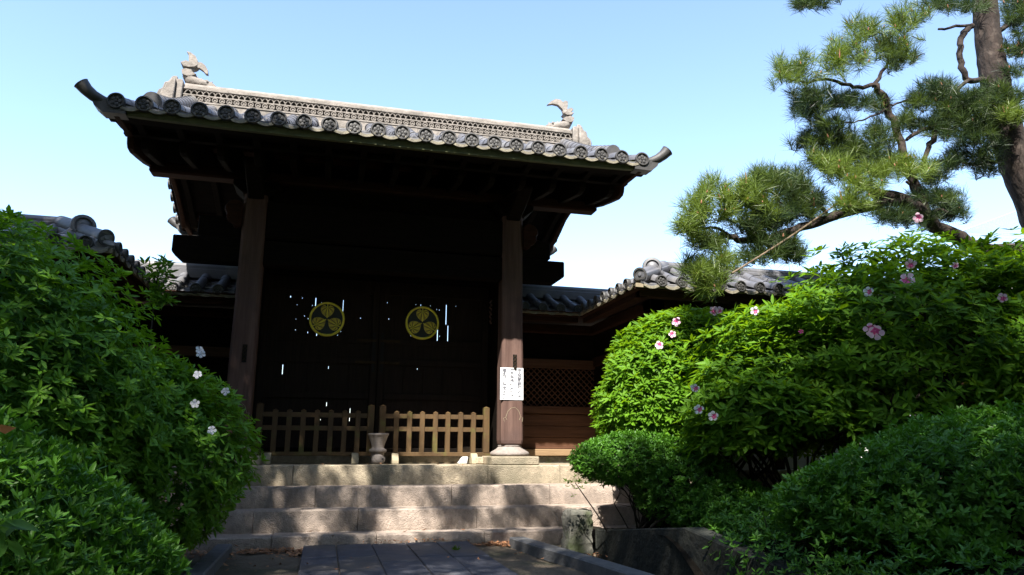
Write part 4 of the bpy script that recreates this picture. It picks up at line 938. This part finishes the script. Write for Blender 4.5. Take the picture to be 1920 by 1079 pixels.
# fallen leaves
def litter(name, spots, label):
    V = []; T = []; F_ = []
    for (x, y, z, sx_, sy_, n_) in spots:
        for _ in range(n_):
            c = Vector((x+random.gauss(0,sx_), y+random.gauss(0,sy_), z+random.uniform(.002,.03))); s_ = random.uniform(.014,.032); a = random.uniform(0,6.28)
            u = Vector((math.cos(a),math.sin(a),random.uniform(-.5,.5))).normalized(); v_ = u.cross(Vector((random.uniform(-.4,.4),random.uniform(-.4,.4),1))).normalized(); w_ = u.cross(v_)
            bi = len(V); V += [c-u*s_, c-v_*s_*.45+w_*s_*.2, c+u*s_, c+v_*s_*.45+w_*s_*.2]; t = random.random(); T += [t]*4; F_.append((bi,bi+1,bi+2,bi+3))
    stuff(raw_mesh(name, np.array([tuple(v) for v in V]), np.array(F_), MT['dead'], None, np.array(T)), label, 'leaf litter')
litter('fallen_leaves', [(-.45,7.22,0,.17,.06,260),(-.18,7.05,0,.05,.14,90),(1.72,7.27,.0,.16,.05,260),(1.9,7.18,0,.07,.05,90),(-1.05,7.2,0,.12,.12,70),(.95,7.345,.04,.3,.012,40),(2.45,6.35,.0,.07,.10,50),(1.9,6.6,0,.25,.3,14),(-.4,6.6,0,.2,.3,20),(.6,6.5,.04,.5,.5,10),(.5,7.5,.12,1.2,.1,10),(.6,8.5,L0,1.2,.15,14)], 'drifts of dry brown leaves along the foot of the steps')
P = np.array([(1.21+random.gauss(0,.02), 6.72+random.gauss(0,.02), .04) for _ in range(9)]); o = leaves_mesh('weed', P, np.tile([0,0,1.],(9,1)), .035, .010, 5, .7, MT['az']); tag(o, 'small green weed tuft growing in a joint of the paving', 'weed')

# ------------------------------------------------------------------ the pine
pine = thing('pine_tree', (8.9, 6.6, .1), 'tall leaning pine with rough bark and long needle tufts behind the right azalea', 'tree')
b = MB(); tp = [Vector((9.9,6.6,-.1)), Vector((9.4,6.6,1.6)), Vector((8.75,6.6,3.0))]+[at(x,y,6.6) for x, y in ((1925,350),(1893,270),(1872,180),(1855,90),(1846,0),(1838,-120),(1850,-260),(1830,-420))]
rd = [.27,.24,.22,.20,.19,.17,.155,.145,.13,.11,.07]
def smooth_path(pts, rads, n_=4):
    P_, R_ = [], []; pts = [Vector(p) for p in pts]
    for i in range(len(pts)-1):
        p0 = pts[max(i-1,0)]; p1 = pts[i]; p2 = pts[i+1]; p3 = pts[min(i+2,len(pts)-1)]
        for k in range(n_):
            t = k/n_; P_.append(.5*((2*p1)+(-p0+p2)*t+(2*p0-5*p1+4*p2-p3)*t*t+(-p0+3*p1-3*p2+p3)*t**3)); R_.append((rads[i]*(1-t)+rads[i+1]*t)*(1+random.uniform(-.05,.05)))
    P_.append(pts[-1]); R_.append(rads[-1]); return P_, R_
a_, r_ = smooth_path(tp, rd, 8); b.tube(a_, r_, MT['bark'], 18); b.build('trunk', pine, smooth=70)
YP = 6.5
limbs = [ # photo-surveyed polylines (x, y, depth), start radius, end radius
 ([(1960,470,6.9),(1860,470,6.6),(1780,440,6.3),(1735,405,6.2),(1690,375,6.15),(1640,365,6.1)], .13, .085),
 ([(1690,375,6.15),(1640,385,6.1),(1570,405,6.0),(1500,428,5.95),(1440,445,5.9),(1385,450,5.9),(1352,438,5.9)], .085, .035),
 ([(1385,450,5.9),(1345,430,5.85),(1300,430,5.85),(1270,440,5.85)], .025, .01),
 ([(1440,445,5.9),(1410,425,5.9),(1375,415,5.85),(1350,400,5.85)], .03, .012),
 ([(1740,410,6.2),(1720,355,6.25),(1700,320,6.3),(1690,280,6.3),(1675,225,6.3),(1655,180,6.3),(1640,160,6.3)], .075, .048),
 ([(1640,160,6.3),(1655,135,6.3),(1668,110,6.35),(1670,60,6.4)], .035, .012),
 ([(1640,160,6.3),(1600,162,6.25),(1560,150,6.2),(1500,152,6.2),(1455,140,6.15)], .035, .012),
 ([(1668,120,6.3),(1700,112,6.3),(1735,100,6.3)], .014, .008),
 ([(1662,205,6.3),(1630,220,6.2),(1600,230,6.2),(1550,225,6.2)], .018, .008),
 ([(1670,198,6.3),(1700,188,6.4),(1745,185,6.5),(1790,200,6.6)], .016, .012),
 ([(1880,200,6.6),(1830,205,6.5),(1780,225,6.4),(1730,245,6.3),(1700,262,6.3)], .06, .025),
 ([(1845,150,6.6),(1815,150,6.5),(1805,125,6.5),(1800,90,6.5),(1808,60,6.55),(1822,48,6.6)], .05, .05),
 ([(1822,48,6.6),(1790,50,6.5),(1757,55,6.5)], .03, .018),
 ([(1815,150,6.5),(1800,165,6.45),(1795,185,6.45)], .035, .02),
 ([(1735,405,6.2),(1720,370,6.3),(1700,340,6.3)], .04, .02),
 ([(1880,300,6.6),(1830,310,6.5),(1790,300,6.5),(1750,305,6.4)], .03, .012),
 ([(1760,240,6.4),(1745,270,6.4),(1732,300,6.4)], .05, .035),
 ([(1550,400,6.0),(1500,370,6.0),(1460,365,6.0),(1400,350,5.9)], .03, .010),
 ([(1500,428,5.95),(1490,455,5.9),(1500,480,5.9)], .02, .008),
 ([(1860,-20,6.6),(1700,-10,6.4),(1560,-5,6.3),(1520,-8,6.3)], .05, .02),
 ([(1870,60,6.6),(1920,30,6.6),(1990,10,6.7)], .05, .02),
 ([(1735,405,6.2),(1760,395,6.2),(1780,400,6.2),(1800,385,6.3)], .03, .01),
]
b = MB()
for pts, ra_, rz_ in limbs:
    P3 = [at(x,y,Y) for x, y, Y in pts]; a_, r_ = smooth_path(P3, list(np.linspace(ra_*.72, rz_*.75, len(P3))), 4)
    a_ = [p+Vector((random.gauss(0,.008),random.gauss(0,.012),random.gauss(0,.008))) for p in a_]; b.tube(a_, r_, MT['bark'], 9)
br = b
# clumps: x, y, depth, spread x px, spread y px, tufts, needle tone painting the clump sunlit or shaded
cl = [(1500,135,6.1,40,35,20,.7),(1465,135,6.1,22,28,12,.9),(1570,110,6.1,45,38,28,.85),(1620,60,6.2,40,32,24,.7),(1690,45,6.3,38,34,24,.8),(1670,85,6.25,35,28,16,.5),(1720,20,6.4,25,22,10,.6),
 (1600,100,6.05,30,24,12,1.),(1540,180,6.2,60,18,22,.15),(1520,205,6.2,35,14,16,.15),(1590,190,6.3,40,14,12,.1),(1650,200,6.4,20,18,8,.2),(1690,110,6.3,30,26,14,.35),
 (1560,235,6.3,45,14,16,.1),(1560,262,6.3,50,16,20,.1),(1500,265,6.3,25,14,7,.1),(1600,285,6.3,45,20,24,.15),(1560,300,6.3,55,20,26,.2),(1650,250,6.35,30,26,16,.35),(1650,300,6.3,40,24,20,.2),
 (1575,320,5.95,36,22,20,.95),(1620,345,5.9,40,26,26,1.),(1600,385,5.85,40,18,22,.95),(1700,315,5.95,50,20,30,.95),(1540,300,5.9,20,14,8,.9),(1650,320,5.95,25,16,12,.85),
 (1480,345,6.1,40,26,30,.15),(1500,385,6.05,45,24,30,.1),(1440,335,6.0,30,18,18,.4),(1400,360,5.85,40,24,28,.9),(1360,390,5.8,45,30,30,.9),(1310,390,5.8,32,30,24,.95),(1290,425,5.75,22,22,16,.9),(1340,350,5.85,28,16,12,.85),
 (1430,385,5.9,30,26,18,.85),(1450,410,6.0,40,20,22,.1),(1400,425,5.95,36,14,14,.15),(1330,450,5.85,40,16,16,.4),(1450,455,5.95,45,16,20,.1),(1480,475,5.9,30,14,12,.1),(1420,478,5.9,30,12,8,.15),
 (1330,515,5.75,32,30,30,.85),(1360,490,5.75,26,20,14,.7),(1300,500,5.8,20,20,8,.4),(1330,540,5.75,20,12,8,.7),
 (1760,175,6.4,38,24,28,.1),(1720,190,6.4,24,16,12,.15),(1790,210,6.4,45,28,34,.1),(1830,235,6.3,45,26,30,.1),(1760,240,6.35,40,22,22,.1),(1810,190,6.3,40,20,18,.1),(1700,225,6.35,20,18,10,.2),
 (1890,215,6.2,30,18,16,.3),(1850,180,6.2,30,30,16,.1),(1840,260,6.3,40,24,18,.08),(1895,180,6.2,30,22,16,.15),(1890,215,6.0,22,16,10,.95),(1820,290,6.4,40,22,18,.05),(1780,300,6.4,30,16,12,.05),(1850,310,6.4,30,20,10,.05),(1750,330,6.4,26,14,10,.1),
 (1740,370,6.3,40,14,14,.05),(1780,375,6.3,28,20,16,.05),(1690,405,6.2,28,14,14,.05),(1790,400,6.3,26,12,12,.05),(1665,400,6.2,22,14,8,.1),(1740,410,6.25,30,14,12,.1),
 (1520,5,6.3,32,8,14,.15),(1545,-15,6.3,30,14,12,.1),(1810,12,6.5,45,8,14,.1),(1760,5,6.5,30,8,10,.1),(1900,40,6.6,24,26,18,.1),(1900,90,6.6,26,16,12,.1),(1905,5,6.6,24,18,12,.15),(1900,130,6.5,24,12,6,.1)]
TP = []; TD = []; TB = []; budP = []
cent = {}
for (x, y, Y, sx_, sy_, n_, br_) in cl:
    c0 = at(x, y+10, Y+.1)
    for _ in range(int(n_*(1.3 if br_ > .5 else 2.1))):
        px, py = x+max(-1.7,min(1.7,random.gauss(0,1)))*sx_*.52, y+max(-1.7,min(1.7,random.gauss(0,1)))*sy_*.52; p = at(px, py, Y+random.gauss(0,.16))
        d = Vector((random.gauss(0,.55),random.gauss(0,.55),random.uniform(.25,1.2)))+(p-c0)*2.0; d.normalize()
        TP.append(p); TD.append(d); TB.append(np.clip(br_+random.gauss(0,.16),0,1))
        if random.random() < .5 and y > 30:
            s0 = p-d*.06; e = s0.lerp(c0, random.uniform(.3,.6))+Vector((0,0,-.03)); br.tube([s0,s0.lerp(e,.5)+Vector((random.gauss(0,.01),random.gauss(0,.01),-.01)),e], [.0035,.005,.007], MT['bark'], 4, cap=False)
        if random.random() < (.30 if br_ > .4 else .06): budP.append((p, d))
br.build('branch', pine, smooth=70)
nt_ = len(TP); TPa = np.array([tuple(p) for p in TP]); TDa = np.array([tuple(d) for d in TD]); K = 52
aa = np.cross(TDa, rng.normal(size=(nt_,3))); aa /= np.linalg.norm(aa,axis=1)[:,None]; bb = np.cross(TDa, aa)
ang = rng.uniform(0,6.283,(nt_,K)); op = np.abs(rng.normal(.8,.34,(nt_,K))); op = np.clip(op,.05,1.75)
D = TDa[:,None,:]*np.cos(op)[...,None] + (aa[:,None,:]*np.cos(ang)[...,None]+bb[:,None,:]*np.sin(ang)[...,None])*np.sin(op)[...,None]
D = D.reshape(-1,3); st_ = rng.uniform(-.09,.02,(nt_,K)).reshape(-1); B = np.repeat(TPa,K,0)+np.repeat(TDa,K,0)*st_[:,None]
ln = rng.uniform(.10,.165,len(D)); sd = np.cross(D, rng.normal(size=D.shape)); sd /= np.linalg.norm(sd,axis=1)[:,None]; dr = np.array([0,0,-.06])
m_ = B+D*(ln*.55)[:,None]+dr*(ln*.12)[:,None]; e_ = B+D*ln[:,None]+dr*(ln*.5)[:,None]; wd = .0019
V = np.stack([B-sd*wd, B+sd*wd, m_+sd*wd, e_+sd*wd*.3, e_-sd*wd*.3, m_-sd*wd],1).reshape(-1,3); bs = np.arange(len(D))[:,None]*6
Fc = np.concatenate([bs+np.array([0,1,2,5]), bs+np.array([5,2,3,4])],1).reshape(-1,4)
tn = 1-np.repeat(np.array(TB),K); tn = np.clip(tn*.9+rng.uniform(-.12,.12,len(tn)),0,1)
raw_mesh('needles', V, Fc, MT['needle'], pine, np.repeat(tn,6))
def bud_at(b, p, A, L_): b.lathe([(.0075,0),(.0085,L_*.3),(.005,L_*.75),(.001,L_)], MT['candle'], 6, O=p, A=A)
budP.sort(key=lambda q: q[0].y); mine = budP[:95]; rest = budP[95:]
b = MB(); bud_at(b, (0,0,0), (0,0,1), .045); pb = b.build('bud'); 
for k, (p, d) in enumerate(mine):
    c = pb if k == 0 else pb.copy()
    if k: COL.objects.link(c)
    c.parent = pine; c.matrix_parent_inverse = Matrix.Translation(-pine.location); c.location = p+d*.015
    d2 = (d*.4+Vector((0,0,1))).normalized(); c.rotation_euler = d2.to_track_quat('Z','Y').to_euler(); L_ = random.uniform(.35,.9) if random.random() < .8 else 2.2; c.scale = (1,1,L_)
b = MB()
for p, d in rest: bud_at(b, p+d*.015, (d*.4+Vector((0,0,1))).normalized(), random.uniform(.02,.055))
o = b.build('bud_mass', pine); o['kind'] = 'stuff'
# bamboo prop pole tied under the pine limb
b = MB(); a_, c_ = at(1372,513,5.45), at(1572,380,6.0); pts = [a_.lerp(c_, k/10)+Vector((0,0,-.02*math.sin(math.pi*k/10))) for k in range(11)]
b.tube(pts, [.0095]*11, MT['bamboo'], 8)
for k in range(1,10): b.lathe([(.0097,-.004),(.0125,0),(.0097,.004)], MT['bamboo'], 8, O=pts[k], A=(c_-a_))
tag(b.build('bamboo_pole', smooth=50), 'thin pale bamboo pole slanting up through the pine to its lower limb', 'pole')
# far ball-court net
nf = thing('net_fence', at(1870,430,30), 'faint tall net hung from a cable in the far distance at right', 'fence')
b = MB(); a_, c_ = at(1800,435,30), at(1990,365,30); b.tube([a_, c_], .022, MT['net'], 5); b.build('cable', nf)
b = MB()
for k in range(60):
    p = a_.lerp(c_, k/59); b.tube([p, Vector((p.x,p.y,2))], .0045, MT['net'], 3, cap=False)
for k in range(24):
    z = c_.z-.25*k; b.tube([Vector((a_.x,30,min(z,a_.z))), Vector((c_.x,30,z))], .0045, MT['net'], 3, cap=False)
b.build('net', nf)

# ------------------------------------------------------------------ shade trees standing behind and beside the viewer
def shade_tree(loc, regions, label, seed):
    rs = np.random.default_rng(seed); t = thing('shade_tree', loc, label, 'tree')
    P = []
    for (gx0, gx1, gy0, gy1, n_, zlo, zhi, cr_) in regions:
        for _ in range(n_):
            gx, gy, z = rs.uniform(gx0,gx1), rs.uniform(gy0,gy1), rs.uniform(zlo,zhi); c = np.array([gx,gy,0])+np.array(S)*(z/S.z)
            k = int(rs.integers(16,34)); P.append(c+rs.normal(0,cr_,(k,3)))
    cs = [q.mean(0) for q in P]; P = np.concatenate(P); N = rs.normal(0,1,P.shape)+np.array([0,0,.6])
    leaves_mesh('crown', P, N, .13, .055, 3, .2, MT['canopy'], t)
    b = MB(); mid = np.mean(cs,0); base = Vector(loc); top = Vector(mid)+Vector((0,0,-1.5))
    a_, r_ = smooth_path([base, base.lerp(top,.35)+Vector((.2,-.1,0)), base.lerp(top,.7), top], [.30,.24,.18,.12], 6); b.tube(a_, r_, MT['bark'], 12)
    for i in rs.choice(len(cs), min(60,len(cs)), replace=False):
        s0 = a_[int(rs.integers(8,len(a_)))]; e = Vector(cs[i]); b.tube([s0, s0.lerp(e,.5)+Vector((0,0,.25)), e], [.06,.04,.012], MT['bark'], 6, cap=False)
    b.build('trunk', t, smooth=60)
# (ground-shadow x range, y range, clumps, height range, clump spread)
shade_tree((-4.6,-2.2,0), [(-5.5,-.6,3.6,10.2,400,7.2,9.5,.22),(-.8,1.15,9.2,10.45,60,7.2,8.6,.17),(-1.1,.4,7.0,9.2,46,7.2,9.0,.14),(.3,1.6,7.0,8.9,22,7.5,9,.11),(-5,-.8,8.6,10.3,110,7.4,9.2,.18),(-1,1.6,6.2,7.2,40,7.2,9,.15)],
    'big evergreen tree left of the viewpoint casting dappled shade', 11)
shade_tree((4.6,-5.5,0), [(-1.2,2.2,2.0,7.0,170,7.2,9.5,.20),(2.0,7.5,1.0,6.4,440,7.2,9.5,.21),(1.3,3.0,7.3,8.7,12,7.5,9,.09),(4.9,8.5,6.2,7.6,46,7.5,9.5,.15)],
    'second evergreen tree behind the viewpoint shading the path and the right shrubs', 12)

# unseen woods added behind the visitor to cut down sky light
P = []; rs = np.random.default_rng(5)
for _ in range(1300):
    a = rs.uniform(-2.05, 2.05); d = rs.uniform(10, 16); x, y = math.sin(a)*d*1.1, -math.cos(a)*d+2.0
    if y > 3.5 and abs(x) < 11: continue
    P.append(np.array([x, y, rs.uniform(.3, 13.0)])+rs.normal(0,.55,(44,3)))
P = np.concatenate(P); P = P[P[:,2] > .1]
o = leaves_mesh('sky_blocking_woods', P, rs.normal(0,1,P.shape)+np.array([0,0,.5]), .34, .16, 2, .2, MT['canopy']); stuff(o, 'unseen dark woods added behind the viewpoint to block sky light', 'sky_blocking_woods')
